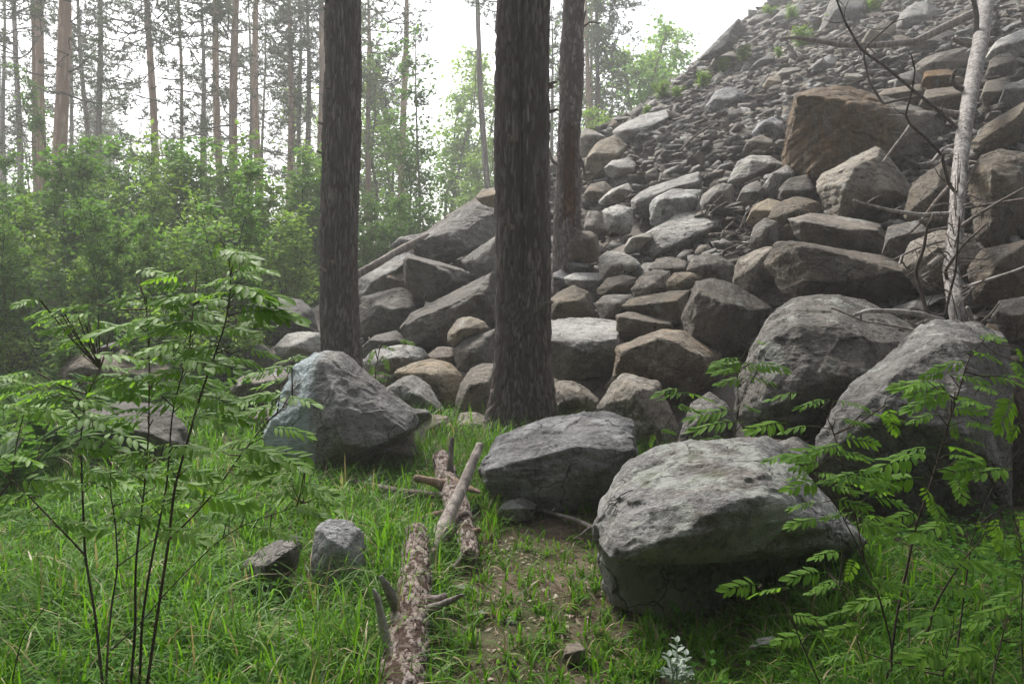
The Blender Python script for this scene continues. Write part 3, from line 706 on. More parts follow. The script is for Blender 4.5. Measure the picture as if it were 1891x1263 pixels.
# --- smaller loose stones: kept as single objects where they show largest
def random_hull(R, flat=0.6):
    P = np.array([(x, y, z) for x in (-1, 1) for y in (-1, 1) for z in (-1, 1)], float) * R.uniform(0.45, 1.05, (8, 3))
    P = np.vstack([P, R.normal(0, .6, (3, 3))]); P[:, 0] += P[:, 2] * R.normal(0, .4)
    return P * [1, R.uniform(0.6, 0.95), R.uniform(flat * 0.5, flat * 1.15)] * 0.85
SMALL = []
for k in range(14):
    R_ = np.random.default_rng(900 + k); V, T = stone_surface([random_hull(R_)], 10, 900 + k, p=50, chips=3)
    mm = V - V.mean(0); SMALL.append([mk_mesh('stone', mm, T, mats=[m]) for m in (BROWN, GREY, TAN, PALE)])
def slope_point(px, py, push=0.0):
    t = min(hdepth(px, py), gdepth(px, py)); return at(px, py, t - push), t
ZONES = [
    # polygon-ish box (x0,y0,x1,y1), count, size px (lo,hi), sink, label, group
    ((1080, 225, 1460, 400), 118, (15, 42), 'small angular stone in the loose scree left of the ochre faced boulder', 'loose stones in the middle scree'),
    ((1250, 30, 1660, 245), 62, (13, 40), 'small stone on the brown gravel near the top of the slope', 'loose stones in the upper gravel'),
    ((1600, 0, 1895, 270), 64, (18, 46), 'angular stone among the slabs around the upper white trunk', 'stones around the upper white trunk'),
    ((670, 440, 1900, 720), 60, (40, 95), 'stone wedged deep in the gaps between the boulders', 'stones filling the gaps of the rockslide'),
]
for (x0, y0, x1, y1), cnt, (s0, s1), lab, grp in ZONES:
    k = 0
    while k < cnt:
        px, py = rng.uniform(x0, x1), rng.uniform(y0, y1)
        if py < crest_y(px) + 6: continue
        deep = s1 > 60
        if deep and (hdepth(px, py) > gdepth(px, py)): continue
        p, t = slope_point(px, py)
        size = rng.uniform(s0, s1) * (1 if deep else rng.uniform(0.6, 1.0)) * t / FPX * 0.5
        if deep: p = at(px, py, t * 1.05)
        me = SMALL[rng.integers(len(SMALL))][int(rng.choice([0, 1, 2, 3], p=[.22, .3, .18, .3]))]
        o = link('stone', me, loc=p); o.scale = (size * rng.uniform(.9, 1.3),) + (size * rng.uniform(.8, 1.1), size * rng.uniform(.45, .95))
        o.rotation_euler = lie(.30).to_euler()
        tag(o, lab, 'stone', grp); k += 1

# --- rubble and grit: too many to count
def build_rubble():
    shapes = []
    for k in range(16):
        R = np.random.default_rng(300 + k); bm = bmesh.new()
        vv = [bm.verts.new(p) for p in random_hull(R, 0.42)[:9]]; bmesh.ops.convex_hull(bm, input=vv)
        bmesh.ops.triangulate(bm, faces=bm.faces[:]); bm.verts.index_update()
        lv = [v for v in bm.verts if v.link_faces]; ix = {v: i for i, v in enumerate(lv)}
        shapes.append((np.array([v.co[:] for v in lv]), np.array([[ix[v] for v in f.verts] for f in bm.faces]))); bm.free()
    mb = MB(); n = 0
    while n < 15000:
        px, py = rng.uniform(640, 2000), rng.uniform(-60, 640)
        cy_ = crest_y(px)
        if py < cy_ + 3: continue
        g = gravel(px, py)
        if rng.random() > 0.16 + 0.84 * g: continue
        t = hdepth(px, py)
        if t > gdepth(px, py): continue
        size = (2.6 + 16 * rng.random() ** 2.5) * t / FPX * (1.35 if py > 200 else 1)
        p = at(px, py, t * (1.012 * g + 1.06 * (1 - g)) + 0.03)
        V, T = shapes[rng.integers(16)]
        q = lie(.33).to_matrix()
        V = (V * size) @ np.array(q).T
        mb.add(V + p, T=T, m=int(rng.choice([0, 1, 2, 3], p=[.3, .35, .2, .15]))); n += 1
    link('rubble', mb.mesh('rubble', [BROWN, GREY, TAN, PALE], smooth=False), kind='stuff')
build_rubble()
# ------------------------------------------------------------------ the three big trunks
def bark_disp(depth, cell, zcell, seed, rough=0.012):
    def f(th, s, P):
        q = np.stack([P[:, 0] / cell, P[:, 1] / cell, P[:, 2] / zcell], 1)
        q = q + 0.75 * np.stack([fbm(q * 0.6, 3, seed + k) for k in range(3)], 1)
        f1, f2, idr = worley(q, seed); pl = sstep(0.03, 0.32, f2 - f1)
        f.plate = np.clip(pl * (0.35 + 0.65 * idr) * (0.85 + 0.6 * fbm(q * [5, 5, 1.5], 3, seed + 3)), 0, 1)
        return depth * (pl - 0.6 + 0.5 * (idr - 0.5) * pl) + rough * fbm(q * 3.0, 4, seed + 40) + 2.2 * rough * fbm(P * [3.0, 3.0, 1.2], 3, seed + 60)
    return f

def needle_clumps(mb, C, nb, R, ln=0.16, wd=0.022, m=1):
    """tufts of needles: nb thin blades round every centre"""
    C = np.repeat(np.asarray(C), nb, 0); N = len(C)
    d = R.normal(0, 1, (N, 3)); d[:, 2] += 0.35; d /= np.linalg.norm(d, axis=1)[:, None]
    sd_ = np.cross(d, R.normal(0, 1, (N, 3))); sd_ /= np.linalg.norm(sd_, axis=1)[:, None]
    L = ln * R.uniform(0.7, 1.25, (N, 1)); W = wd * R.uniform(0.7, 1.3, (N, 1))
    V = np.stack([C - sd_ * W + d * L * 0.1, C + sd_ * W + d * L * 0.1, C + d * L], 1).reshape(-1, 3)
    mb.add(V, T=np.arange(N * 3).reshape(-1, 3), m=m, a=np.repeat(np.repeat(R.random(N // nb), nb), 3))

def pine_crown(seed, z0=4.5, z1=17.0, maxlen=2.4, dens=1.0, live=6.5):
    R = np.random.default_rng(seed); mb = MB(); z = z0; C = []
    while z < z1:
        for k in range(R.integers(2, 5)):
            a = R.uniform(0, 6.28); f = (z - z0) / (z1 - z0)
            L = maxlen * R.uniform(0.5, 1.0) * (1 - 0.65 * f ** 2)
            dead = z < live and R.random() < 0.75
            if dead: L *= R.uniform(0.35, 0.8)
            up = R.uniform(-0.25, 0.45); dirv = np.array([math.cos(a), math.sin(a), up])
            P = [np.array([0, 0, z])]
            for q in range(5):
                dirv = dirv + R.normal(0, 0.18, 3) + [0, 0, 0.06]; P.append(P[-1] + dirv / np.linalg.norm(dirv) * L / 5)
            mb.tube(P, np.linspace(0.030, 0.007, 6) * (0.6 if dead else 1), 4, m=0, cap=False)
            for q in range(2, 6):
                for b in range(R.integers(1, 4)):
                    dv = np.array(P[q] - P[q - 1]); dv = dv / np.linalg.norm(dv) + R.normal(0, 0.7, 3); dv /= np.linalg.norm(dv)
                    l2 = L * R.uniform(0.14, 0.3); e = P[q] + dv * l2
                    mb.tube([P[q], P[q] + dv * l2 * 0.5 + R.normal(0, .02, 3), e], [0.008, 0.006, 0.004], 3, m=0, cap=False)
                    if not dead:
                        for c in range(int(R.integers(3, 7) * dens)):
                            C.append(P[q] + dv * l2 * R.uniform(0.3, 1.1) + R.normal(0, 0.07, 3))
            if not dead:
                for c in range(int(4 * dens)): C.append(P[5] + R.normal(0, 0.1, 3))
        z += R.uniform(0.28, 0.6)
    needle_clumps(mb, C, 9, R)
    return mb.mesh('pine_crown', [BARK_GREY, NEEDLE], smooth=False, attr='tone')

def big_trunk(label, px0, px1, pyb, t, wtop, wbot, mat, seed, radial=None, depth=0.022, cell=0.028, zcell=0.38, h=13.0, wob=0.028, cat='tree'):
    """px0 at the top edge, px1 at row pyb (the base); widths in picture pixels"""
    base = at(px1, pyb, t); top = at(px0, 0, t * 1.0); dirv = (top - base); Hseen = dirv[2]; dirv = dirv / dirv[2]
    zz = np.concatenate([np.linspace(-0.25, 0.5, 60), np.linspace(0.512, Hseen + 0.4, 330)[0:], np.linspace(Hseen + 0.6, h, 22)]) if h > Hseen + 1 else np.linspace(-0.25, h, 300)
    P = np.stack([dirv[0] * zz, dirv[1] * zz, zz], 1); P[:, 0] += wob * np.sin(zz * 1.1 + seed); P[:, 1] += wob * np.sin(zz * 0.8 + seed * 2)
    r0, r1 = wbot * t / FPX / 2, wtop * t / FPX / 2
    Rr = np.interp(zz, [-0.25, 0.0, 0.6, 1.2, Hseen, h], [r0 * 1.25, r0 * 1.12, r0 * 1.0, (r0 * .6 + r1 * .4), r1, r1 * 0.55])
    f = bark_disp(depth, cell, zcell, seed)
    fl = lambda th, P: (radial(th, P) if radial else 1.0) * (1 + 0.48 * np.exp(-(P[:, 2:3] + 0.15) / 0.30) * (0.75 + 0.35 * np.cos(4 * th + seed) + 0.2 * np.cos(7 * th))[None, :])
    V, Q, T = tube(P, Rr, 170, disp=f, radial=fl)
    pl = np.concatenate([f.plate, [0.5, 0.5]])
    o = thing('pine_tree', label, cat, tuple(base[:2]) + (0.0,))
    V = V + [0, 0, base[2]]
    link('trunk', mk_mesh('trunk', V, Q, T, mats=[mat], attrs={'plate': pl}), o)
    R = np.random.default_rng(seed)
    for k in range(7):                       # knobs of shed branches
        zk = R.uniform(1.2, 4.6); a = R.uniform(-3.0, 0.0); rk = float(np.interp(zk, zz, Rr)); ax = np.array([dirv[0] * zk, dirv[1] * zk, zk + base[2]]); d = np.array([math.cos(a), math.sin(a), .25])
        mb = MB(); mb.tube([ax + d * rk * .7, ax + d * (rk + .02), ax + d * (rk + R.uniform(.03, .10))], [.028, .018, .009], 9, step=.012, a=.4); link('branch_stub', mb.mesh('branch_stub', [DEADBARK], attr='plate'), o)
    return o, dirv, base

def fused(th, P):
    r = []
    for cxo, rad in ((-0.49, 0.53), (0.46, 0.56)):
        # distance from the axis to a circle of radius rad centred at (cxo, 0)
        b = cxo * np.cos(th); disc = rad ** 2 - (cxo * np.sin(th)) ** 2
        r.append(np.where(disc > 0, b + np.sqrt(np.maximum(disc, 0)), 0))
    m = np.maximum(np.maximum(r[0], r[1]), 0.34) - 0.16 * np.exp(-((np.abs(th - math.pi) - math.pi / 2) / 0.15) ** 2)
    k = sstep(0.85, 1.9, P[:, 2])[:, None]
    return (1 - k) * (0.90 + 0.10 * np.cos(2 * th))[None, :] + k * m[None, :]
CROWN_TOP = pine_crown(5, 7.5, 13.5, 2.0, 0.5, 7.6)
for args in (
    ('straight dark pine trunk with flaky bark left of the grooved one', 629, 630, 745, 9.3, 64, 73, BARK, 3, None),
    ('thick grooved pine trunk of two fused stems behind the lilac grey boulder', 970, 959, 806, 7.75, 91, 108, BARK, 7, fused),
):
    o, dv, base = big_trunk(*args[:8], args[8], radial=args[9])
    c = link('crown', CROWN_TOP, o, (dv[0] * 0, 0, 0), kind='stuff')
# broken dead tree with red rotten heart
def snag():
    t = 11.6; base = at(1048, 520, t)
    o = thing('dead_tree', 'broken dead pine with stripped reddish rotten wood behind the grooved trunk', 'dead tree', tuple(base))
    pts = [(1046, 545, 56), (1046, 500, 54), (1047, 420, 50), (1050, 340, 46), (1050, 270, 40), (1053, 200, 42), (1056, 130, 46), (1058, 60, 40), (1060, 0, 40), (1062, -80, 38), (1064, -220, 33), (1066, -400, 22)]
    P = np.array([at(x, y, t) - base for x, y, w_ in pts]); Rr = np.array([w_ * t / FPX / 2 for x, y, w_ in pts])
    P, Rr = resample(P, Rr, 0.018); f = bark_disp(0.012, 0.05, 0.16, 21, 0.012)
    V, Q, T = tube(P, Rr, 90, disp=f)
    # the bark is gone on the side toward the camera between rows 230 and 430
    z = V[:, 2]; zt, zb = at(1050, 235, t)[2] - base[2], at(1050, 425, t)[2] - base[2]
    d = V - np.stack([np.interp(z, P[:, 2], P[:, 0]), np.interp(z, P[:, 2], P[:, 1]), z], 1); a = np.arctan2(d[:, 0], -d[:, 1])
    n = fbm(V * [6, 6, 2.0], 4, 5)
    bare = (z < zt + 0.15 * n) & (z > zb + 0.3 * n) & (np.abs(a - 0.1) < 0.75 + 0.5 * n)
    V[bare] -= 0.045 * d[bare] / (np.linalg.norm(d[bare], axis=1)[:, None] + 1e-6)
    V[bare, :2] += (0.014 * fbm(V[bare] * [60, 60, 4], 4, 6))[:, None] * d[bare, :2] / (np.linalg.norm(d[bare, :2], axis=1)[:, None] + 1e-6)
    qb = bare[Q].all(1)
    me = mk_mesh('trunk', V, Q, T, mats=[BARK, ROT], mat_idx=np.concatenate([qb.astype(int), np.zeros(len(T), int)]), attrs={'plate': np.concatenate([f.plate, [.5, .5]])})
    link('trunk', me, o)
    for pp, w0 in (([(1060, 60), (1076, 45), (1082, 20)], 7), ([(1034, 305), (1020, 300), (1012, 270)], 9), ([(1066, 130), (1080, 120)], 9), ([(1040, 150), (1028, 146)], 7), ([(1066, 60), (1090, 40), (1110, 44)], 5), ([(1062, 280), (1076, 300), (1082, 330)], 8)):
        mb = MB(); Pb = [at(x, y, t - 0.05 * k) - base for k, (x, y) in enumerate(pp)]
        mb.tube(Pb, np.linspace(w0, w0 * 0.4, len(pp)) * t / FPX / 2, 7, step=0.04, a=0.6)
        link('branch', mb.mesh('branch', [DEADBARK], attr='plate'), o)
snag()

# ------------------------------------------------------------------ the pine forest behind
CROWNS = [pine_crown(40 + k, z0=4.8 + 0.4 * k, z1=16.5, maxlen=2.7 - 0.1 * k, dens=0.45, live=8.4 + 0.5 * k) for k in range(5)]
def forest_tree(label, xt, xb, w_, diam, mat, crown=0, ylow=430, dead=False, name='pine_tree', cscale=1.0):
    t = diam * FPX / w_; a = at(xb, ylow, t); b = at(xt, 0, t); dv = (b - a) / (b - a)[2]
    base = a - dv * a[2]; base[2] = 0
    H = 17.0; zz = np.concatenate([np.linspace(-0.2, 13, 30), [15, H]]); r = diam / 2
    P = np.stack([dv[0] * zz, dv[1] * zz, zz], 1); sdv = abs(hash(label)) % 100
    P[:, 0] += 0.05 * np.sin(zz * 0.55 + xt); P[:, 1] += 0.05 * np.cos(zz * 0.5 + xt)
    Rr = r * np.interp(zz, [-0.2, 0.3, 8, 13, H], [1.3, 1.06, 0.92, 0.62, 0.15])
    th, s_ = 0, 0
    f = bark_disp(0.008, 0.08, 0.2, int(xt) % 50 + 3, 0.006)
    V, Q, T = tube(P, Rr, 14, disp=f)
    o = thing(name, label, 'tree', tuple(base), 'pines of the misty forest')
    link('trunk', mk_mesh('trunk', V, Q, T, mats=[mat], attrs={'plate': np.concatenate([f.plate, [.5, .5]])}), o)
    if not dead:
        c = link('crown', CROWNS[crown % 5], o, kind='stuff')
        c.rotation_euler = (math.atan(-dv[1]), math.atan(dv[0]), xt * 0.37 % 6.28); c.scale = (cscale, cscale, 1)
    return o, t
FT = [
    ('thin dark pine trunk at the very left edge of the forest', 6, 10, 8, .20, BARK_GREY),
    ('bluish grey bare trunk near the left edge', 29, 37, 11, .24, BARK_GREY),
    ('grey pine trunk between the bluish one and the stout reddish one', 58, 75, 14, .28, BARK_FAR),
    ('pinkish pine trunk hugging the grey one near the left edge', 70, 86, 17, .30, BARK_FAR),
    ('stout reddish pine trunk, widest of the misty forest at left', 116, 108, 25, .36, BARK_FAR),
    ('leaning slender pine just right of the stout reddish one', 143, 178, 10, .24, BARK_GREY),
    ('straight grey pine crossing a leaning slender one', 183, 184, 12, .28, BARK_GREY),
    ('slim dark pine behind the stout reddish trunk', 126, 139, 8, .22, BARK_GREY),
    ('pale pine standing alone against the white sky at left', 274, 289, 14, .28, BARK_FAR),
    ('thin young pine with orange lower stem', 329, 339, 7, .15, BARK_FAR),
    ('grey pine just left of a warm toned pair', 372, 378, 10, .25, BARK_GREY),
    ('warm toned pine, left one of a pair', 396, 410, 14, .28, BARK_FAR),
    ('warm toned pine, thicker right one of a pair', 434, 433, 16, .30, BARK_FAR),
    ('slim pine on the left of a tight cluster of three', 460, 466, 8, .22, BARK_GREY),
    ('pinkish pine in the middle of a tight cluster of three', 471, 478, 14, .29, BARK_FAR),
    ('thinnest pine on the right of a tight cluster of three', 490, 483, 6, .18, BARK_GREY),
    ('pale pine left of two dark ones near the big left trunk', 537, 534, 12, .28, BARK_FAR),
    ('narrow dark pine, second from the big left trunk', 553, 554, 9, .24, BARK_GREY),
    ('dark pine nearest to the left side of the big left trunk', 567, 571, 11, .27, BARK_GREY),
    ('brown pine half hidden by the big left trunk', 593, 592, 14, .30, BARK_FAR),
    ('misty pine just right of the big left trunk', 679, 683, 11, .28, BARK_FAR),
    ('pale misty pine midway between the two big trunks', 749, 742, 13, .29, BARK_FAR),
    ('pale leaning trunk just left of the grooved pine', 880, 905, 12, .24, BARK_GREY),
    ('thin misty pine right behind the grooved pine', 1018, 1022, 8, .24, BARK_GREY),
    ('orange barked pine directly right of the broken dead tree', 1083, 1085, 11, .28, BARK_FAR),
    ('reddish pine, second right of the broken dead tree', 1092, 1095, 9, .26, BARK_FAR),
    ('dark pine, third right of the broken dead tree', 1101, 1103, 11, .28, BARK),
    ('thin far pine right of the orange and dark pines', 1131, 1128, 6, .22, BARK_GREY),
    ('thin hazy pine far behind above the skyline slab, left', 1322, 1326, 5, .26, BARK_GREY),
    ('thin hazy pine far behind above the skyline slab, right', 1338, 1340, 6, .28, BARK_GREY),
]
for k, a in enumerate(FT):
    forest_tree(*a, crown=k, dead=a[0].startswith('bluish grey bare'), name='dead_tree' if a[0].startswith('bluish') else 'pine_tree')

# broad leaved hazy trees and the shrub belt
def leafy(seed, H, spread, nst, leaves, size, low=0.15, droop=0.0, m=(STEM, SHRUB), stemr=0.016, tw=26):
    R = np.random.default_rng(seed); mb = MB(); C, Dn = [], []
    for k in range(nst):
        a = R.uniform(0, 6.28); e = np.array([math.cos(a), math.sin(a), 0]) * spread * R.uniform(0.1, 0.75); h = H * R.uniform(0.65, 1.0)
        P = [np.array([math.cos(a), math.sin(a), 0]) * 0.08 * (nst > 1)]
        for q in range(1, 7): P.append(e * (q / 6) ** 1.3 + np.array([0, 0, h * q / 6]) + R.normal(0, 0.03 * H / 4, 3))
        mb.tube(P, np.linspace(1, 0.18, 7) * stemr * R.uniform(.7, 1.2), 5, m=0, cap=False)
        P = np.array(P)
        for q in range(tw):
            u = R.uniform(low, 1.0) * 5.99; i = int(u); b = P[i] * (1 - u + i) + P[i + 1] * (u - i)
            d = R.normal(0, 1, 3); d[2] = abs(d[2]) * 0.6 + 0.1 - droop; d /= np.linalg.norm(d)
            L = spread * R.uniform(0.3, 0.75) * (1.1 - 0.6 * u / 6)
            e2 = b + d * L + [0, 0, -droop * L]
            mb.tube([b, b + d * L * 0.5, e2], [0.007, 0.005, 0.003], 3, m=0, cap=False)
            n = leaves // (nst * tw); v = R.uniform(0.15, 1.05, (n, 1))
            C.append(b + (e2 - b) * v + R.normal(0, 0.11 * L + 0.02, (n, 3)))
    C = np.concatenate(C); N = len(C)
    d = R.normal(0, 1, (N, 3)); d[:, 2] *= 0.45; d[:, 2] -= 0.12 + droop; d /= np.linalg.norm(d, axis=1)[:, None]
    up = R.normal(0, 0.45, (N, 3)) + [0, 0, 1]; sd_ = np.cross(d, up); sd_ /= np.linalg.norm(sd_, axis=1)[:, None]
    nn = np.cross(sd_, d); L = size * R.uniform(0.65, 1.3, (N, 1)); W = L * 0.30
    V = np.stack([C, C + d * L * 0.45 + sd_ * W + nn * W * .3, C + d * L, C + d * L * 0.45 - sd_ * W + nn * W * .3], 1).reshape(-1, 3)
    i = np.arange(N)[:, None] * 4
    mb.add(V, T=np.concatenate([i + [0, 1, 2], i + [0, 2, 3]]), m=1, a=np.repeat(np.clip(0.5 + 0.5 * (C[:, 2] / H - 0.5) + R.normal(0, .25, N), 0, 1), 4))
    return mb.mesh('shrub_mesh', list(m), smooth=False, attr='tone')
def split_leafy(name, label, cat, me_pair, loc, s, rz, group, sz=None):
    o = thing(name, label, cat, tuple(loc), group); o.rotation_euler = (0, 0, rz); o.scale = (s, s, sz or s)
    link('stems', me_pair[0], o, kind='stuff'); link('foliage', me_pair[1], o, kind='stuff')
    return o
def separate(me):
    """stems and leaves as two meshes"""
    nm = len(me.polygons); mi = np.zeros(nm, np.int32); me.polygons.foreach_get('material_index', mi)
    V = np.zeros(len(me.vertices) * 3, np.float32); me.vertices.foreach_get('co', V); V = V.reshape(-1, 3)
    A = np.zeros(len(V), np.float32); me.attributes['tone'].data.foreach_get('value', A)
    st = np.zeros(nm, np.int32); me.polygons.foreach_get('loop_start', st); lt = np.zeros(nm, np.int32); me.polygons.foreach_get('loop_total', lt)
    lv = np.zeros(len(me.loops), np.int32); me.loops.foreach_get('vertex_index', lv); out = []
    for m in (0, 1):
        F4 = st[(mi == m) & (lt == 4)]; F3 = st[(mi == m) & (lt == 3)]
        Q = lv[F4[:, None] + np.arange(4)]; T = lv[F3[:, None] + np.arange(3)]
        used = np.unique(np.concatenate([Q.ravel(), T.ravel()])); mp = np.full(len(V), -1); mp[used] = np.arange(len(used))
        out.append(mk_mesh('shrub_stems' if m == 0 else 'shrub_leaves', V[used], mp[Q], mp[T], smooth=False, mats=[me.materials[m]], attrs={'tone': A[used]}))
    return out
SHR = [separate(leafy(60 + k, 4.3, 1.25, 5, 3600, 0.115, 0.08, m=(STEM, SHRUB if k % 3 else SHRUB_L))) for k in range(6)]
LOWS = [separate(leafy(80 + k, 1.4, 0.7, 6, 1500, 0.085, 0.05, m=(STEM, SHRUB if k % 2 else SHRUB_L))) for k in range(4)]
BIRCH = [separate(leafy(90 + k, 10.0, 2.6, 2, 5200, 0.15, 0.18, 0.25, m=(BARK_GREY, SHRUB if k else SHRUB_L), stemr=0.09, tw=60)) for k in range(2)]
k = 0
for (x0, x1, t0, t1, n, hs_, lab, grp) in (
    (-60, 605, 16, 26, 58, (.85, 1.22), 'leafy young deciduous shrub in the dense thicket left of the big left trunk', 'shrubs of the thicket at left'),
    (-60, 470, 11.5, 16, 22, (.48, .80), 'shorter bushy sapling at the front of the thicket at left', 'front saplings of the thicket'),
    (655, 920, 21, 36, 15, (.80, 1.1), 'hazy light green shrub beyond the slide between the big trunks', 'hazy shrubs beyond the slide'),
):
    for i in range(n):
        px = x0 + (x1 - x0) * (i + rng.uniform(0.1, 0.9)) / n; t = rng.uniform(t0, t1)
        if 60 < px < 130 and t < 22: continue
        p = at(px, 520, t); p[2] = -0.05
        split_leafy('shrub', lab, 'shrub', SHR[k % 6], p, rng.uniform(*hs_), rng.uniform(0, 6.28), grp); k += 1
for i in range(26):
    px = -40 + 510 * (i + rng.random()) / 26; t = rng.uniform(9.5, 13.5); p = at(px, 520, t); p[2] = -0.03
    split_leafy('bush', 'low green bush on the forest floor below the thicket at left', 'bush', LOWS[i % 4], p, rng.uniform(.55, 1.0), rng.uniform(0, 6.28), 'low bushes under the thicket')
for (px, t, s, lab) in ((700, 40, 1.5, 'tall hazy birch right beside the big left trunk'), (735, 47, 1.75, 'pale green birch in the mist left of the pale misty pine'), (812, 44, 1.6, 'misty birch crown left of the pale leaning trunk'), (1175, 52, 1.9, 'tall hazy leafy tree above the long layered boulder'), (1265, 56, 2.1, 'bright misty leafy tree over the skyline at the right of the gap'), (1120, 46, 1.5, 'misty leafy tree behind the thin far pine'), (850, 50, 1.8, 'faint misty tree between the pale leaning trunk and the grooved pine'), (905, 45, 1.4, 'misty leafy tree beside the grooved pine'), (1225, 47, 2.0, 'misty leafy tree over the skyline left of the bright one'), (1155, 42, 2.0, 'hazy leafy tree close right of the thin far pine'), (600, 48, 1.5, 'misty leafy tree behind the big left trunk'), (775, 30, 1.05, 'tall hazy birch with hanging foliage between the two big trunks'), (865, 38, 1.0, 'hazy birch behind the pale leaning trunk'),
                        (1215, 44, 1.35, 'bright green hazy tree on the skyline right of the dead tree'), (1150, 36, 1.1, 'hazy small leaved tree right of the dark pine'), (165, 26, .85, 'hazy young birch right of the stout reddish pine'), (225, 34, .9, 'pale green birch in the mist at left')):
    p = at(px, 520, t); p[2] = 0
    split_leafy('birch_tree', lab, 'tree', BIRCH[k % 2], p, s, k * 1.3, None); k += 1
# bushes rooted among the stones of the upper slope
for (px, py, wpx, v, lab) in ((1300, 150, 46, 0, 'small pale green bush on the slope edge below the skyline'), (1374, 100, 40, 2, 'bright green seedling clump on the upper slope'), (1335, 122, 34, 1, 'tiny bush beside the bright seedling clump'),
                           (1478, 74, 58, 0, 'yellow green bush under the long bare branch'), (1460, 28, 40, 2, 'small bush near the dark top boulder'), (1440, 98, 26, 1, 'little tuft of leaves on the upper gravel'),
                           (1420, 22, 34, 3, 'bush at the foot of the dark top boulder'), (1612, 12, 50, 2, 'yellowish bush at the top edge of the slope'), (1250, 170, 30, 1, 'thin bluish green bush at the skyline'), (1192, 205, 26, 3, 'small skyline bush above the long layered boulder'), (1092, 242, 22, 2, 'tuft beside the pines at the skyline'), (1222, 168, 44, 1, 'hazy bush on the skyline edge'), (1525, 40, 30, 3, 'green sprig against the great grey boulder')):
    t = hdepth(px, py + 10) - 0.15; p = at(px, py + wpx * 0.35, t); s = wpx * t / FPX / 1.3
    split_leafy('bush', lab, 'bush', LOWS[(0, 2)[v % 2]], p, s, px, None, s * .75)
# the far wood and the unseen wood behind the camera, one mass
def far_and_unseen_wood():
    R = np.random.default_rng(77); mb = MB()
    for k in range(24):
        x, y = R.uniform(-75, 50), R.uniform(48, 78); h = R.uniform(13, 19); r = R.uniform(0.09, 0.16)
        if x > 6 and y < 60: y += 14
        P = [(x, y, -.3), (x + R.normal(0, .2), y, h * .5), (x + R.normal(0, .4), y, h)]
        mb.tube(P, [r, r * .8, r * .2], 5, m=0, cap=False)
        C = []
        for b in range(46):
            z = h * R.uniform(0.58, 1.0); a = R.uniform(0, 6.28); L = R.uniform(0.5, 2.2) * (1.15 - 0.5 * z / h)
            e = np.array([x + math.cos(a) * L, y + math.sin(a) * L, z + R.uniform(-.2, .4)])
            mb.tube([(x, y, z - .2), e], [.02, .008], 3, m=0, cap=False)
            C += [e + R.normal(0, .22, 3) for _ in range(4)]
        needle_clumps(mb, C, 6, R, 0.34, 0.05)
    # unseen wood behind and beside the photographer, added dense to darken the stone fronts
    for k in range(230):
        a = R.uniform(0.62, 2.35) * math.pi / 1.0 if False else R.uniform(math.radians(150), math.radians(400)); d = R.uniform(9, 24)
        x, y = math.cos(a) * d + 1, math.sin(a) * d - 2
        if y > 1 or (y > -5 and x > -4 and x < 4): continue
        h = R.uniform(11, 16); r = R.uniform(.09, .16); mb.tube([(x, y, -.3), (x, y, h * .5), (x, y, h)], [r, r * .8, r * .2], 5, m=0, cap=False); C = []
        for b in range(95):
            z = h * (R.uniform(0.03, .5) if b % 2 else R.uniform(.4, 1)); a2 = R.uniform(0, 6.28); L = R.uniform(.4, 1.9); C += [np.array([x + math.cos(a2) * L, y + math.sin(a2) * L, z]) + R.normal(0, .25, 3) for _ in range(4)]
        needle_clumps(mb, C, 6, R, 0.55, 0.13)
    link('distant_and_unseen_forest', mb.mesh('distant_and_unseen_forest', [BARK_GREY, NEEDLE], smooth=False, attr='tone'), kind='stuff')
far_and_unseen_wood()
# ------------------------------------------------------------------ fallen wood
def wood_disp(cell, depth, seed, flake=True):
    """bark plates along a stem: crisp flakes of uneven height with dark gaps, some fallen off"""
    def f(th, s, P):
        R = 0.09 if flake else 0.15
        q = np.stack([np.cos(th) * R / cell, np.sin(th) * R / cell, s / (cell * 1.9)], 1) + 0.55 * np.stack([fbm(P / cell * .8, 3, seed + k) for k in range(3)], 1)
        f1, f2, idr = worley(q, seed); pl = sstep(0.02, 0.13, f2 - f1)
        lost = (sstep(0.62, 0.66, idr) if flake else 0 * idr)
        f.plate = np.clip(pl * (0.35 + 0.65 * idr / .66) * (1 - lost) + 0.30 * lost * sstep(-.2, .3, fbm(P * 30, 3, seed)), 0, 1)
        return depth * (pl * (0.25 + 1.1 * idr) * (1 - lost) - 0.55) + depth * 0.5 * fbm(P * 34, 4, seed + 5, 0.6)
    return f
def pxline(pts, t=None):
    """(px, py, t) triples to points"""
    return np.array([at(p[0], p[1], p[2] if len(p) > 2 else t) for p in pts])
def limb(name, parent, base, pts, widths, mat, sides=8, t=None, step=0.02, disp=None, cap=True):
    P = pxline(pts, t); Rr = np.array([w_ * (p[2] if len(p) > 2 else t) / FPX / 2 for w_, p in zip(widths, pts)])
    P, Rr = resample(P - base, Rr, step); f = disp or (lambda th, s, q: 0.10 * Rr.mean() * fbm(q * 22, 3, 4))
    V, Q, T = tube(P, Rr, sides, disp=f)
    a = getattr(f, 'plate', None); a = np.concatenate([a, [.5, .5]]) if a is not None else np.clip(0.55 + 0.5 * fbm(V * 9, 3, 2), 0, 1)
    return link(name, mk_mesh(name, V, Q, T, mats=[mat], attrs={'plate': a}), parent)

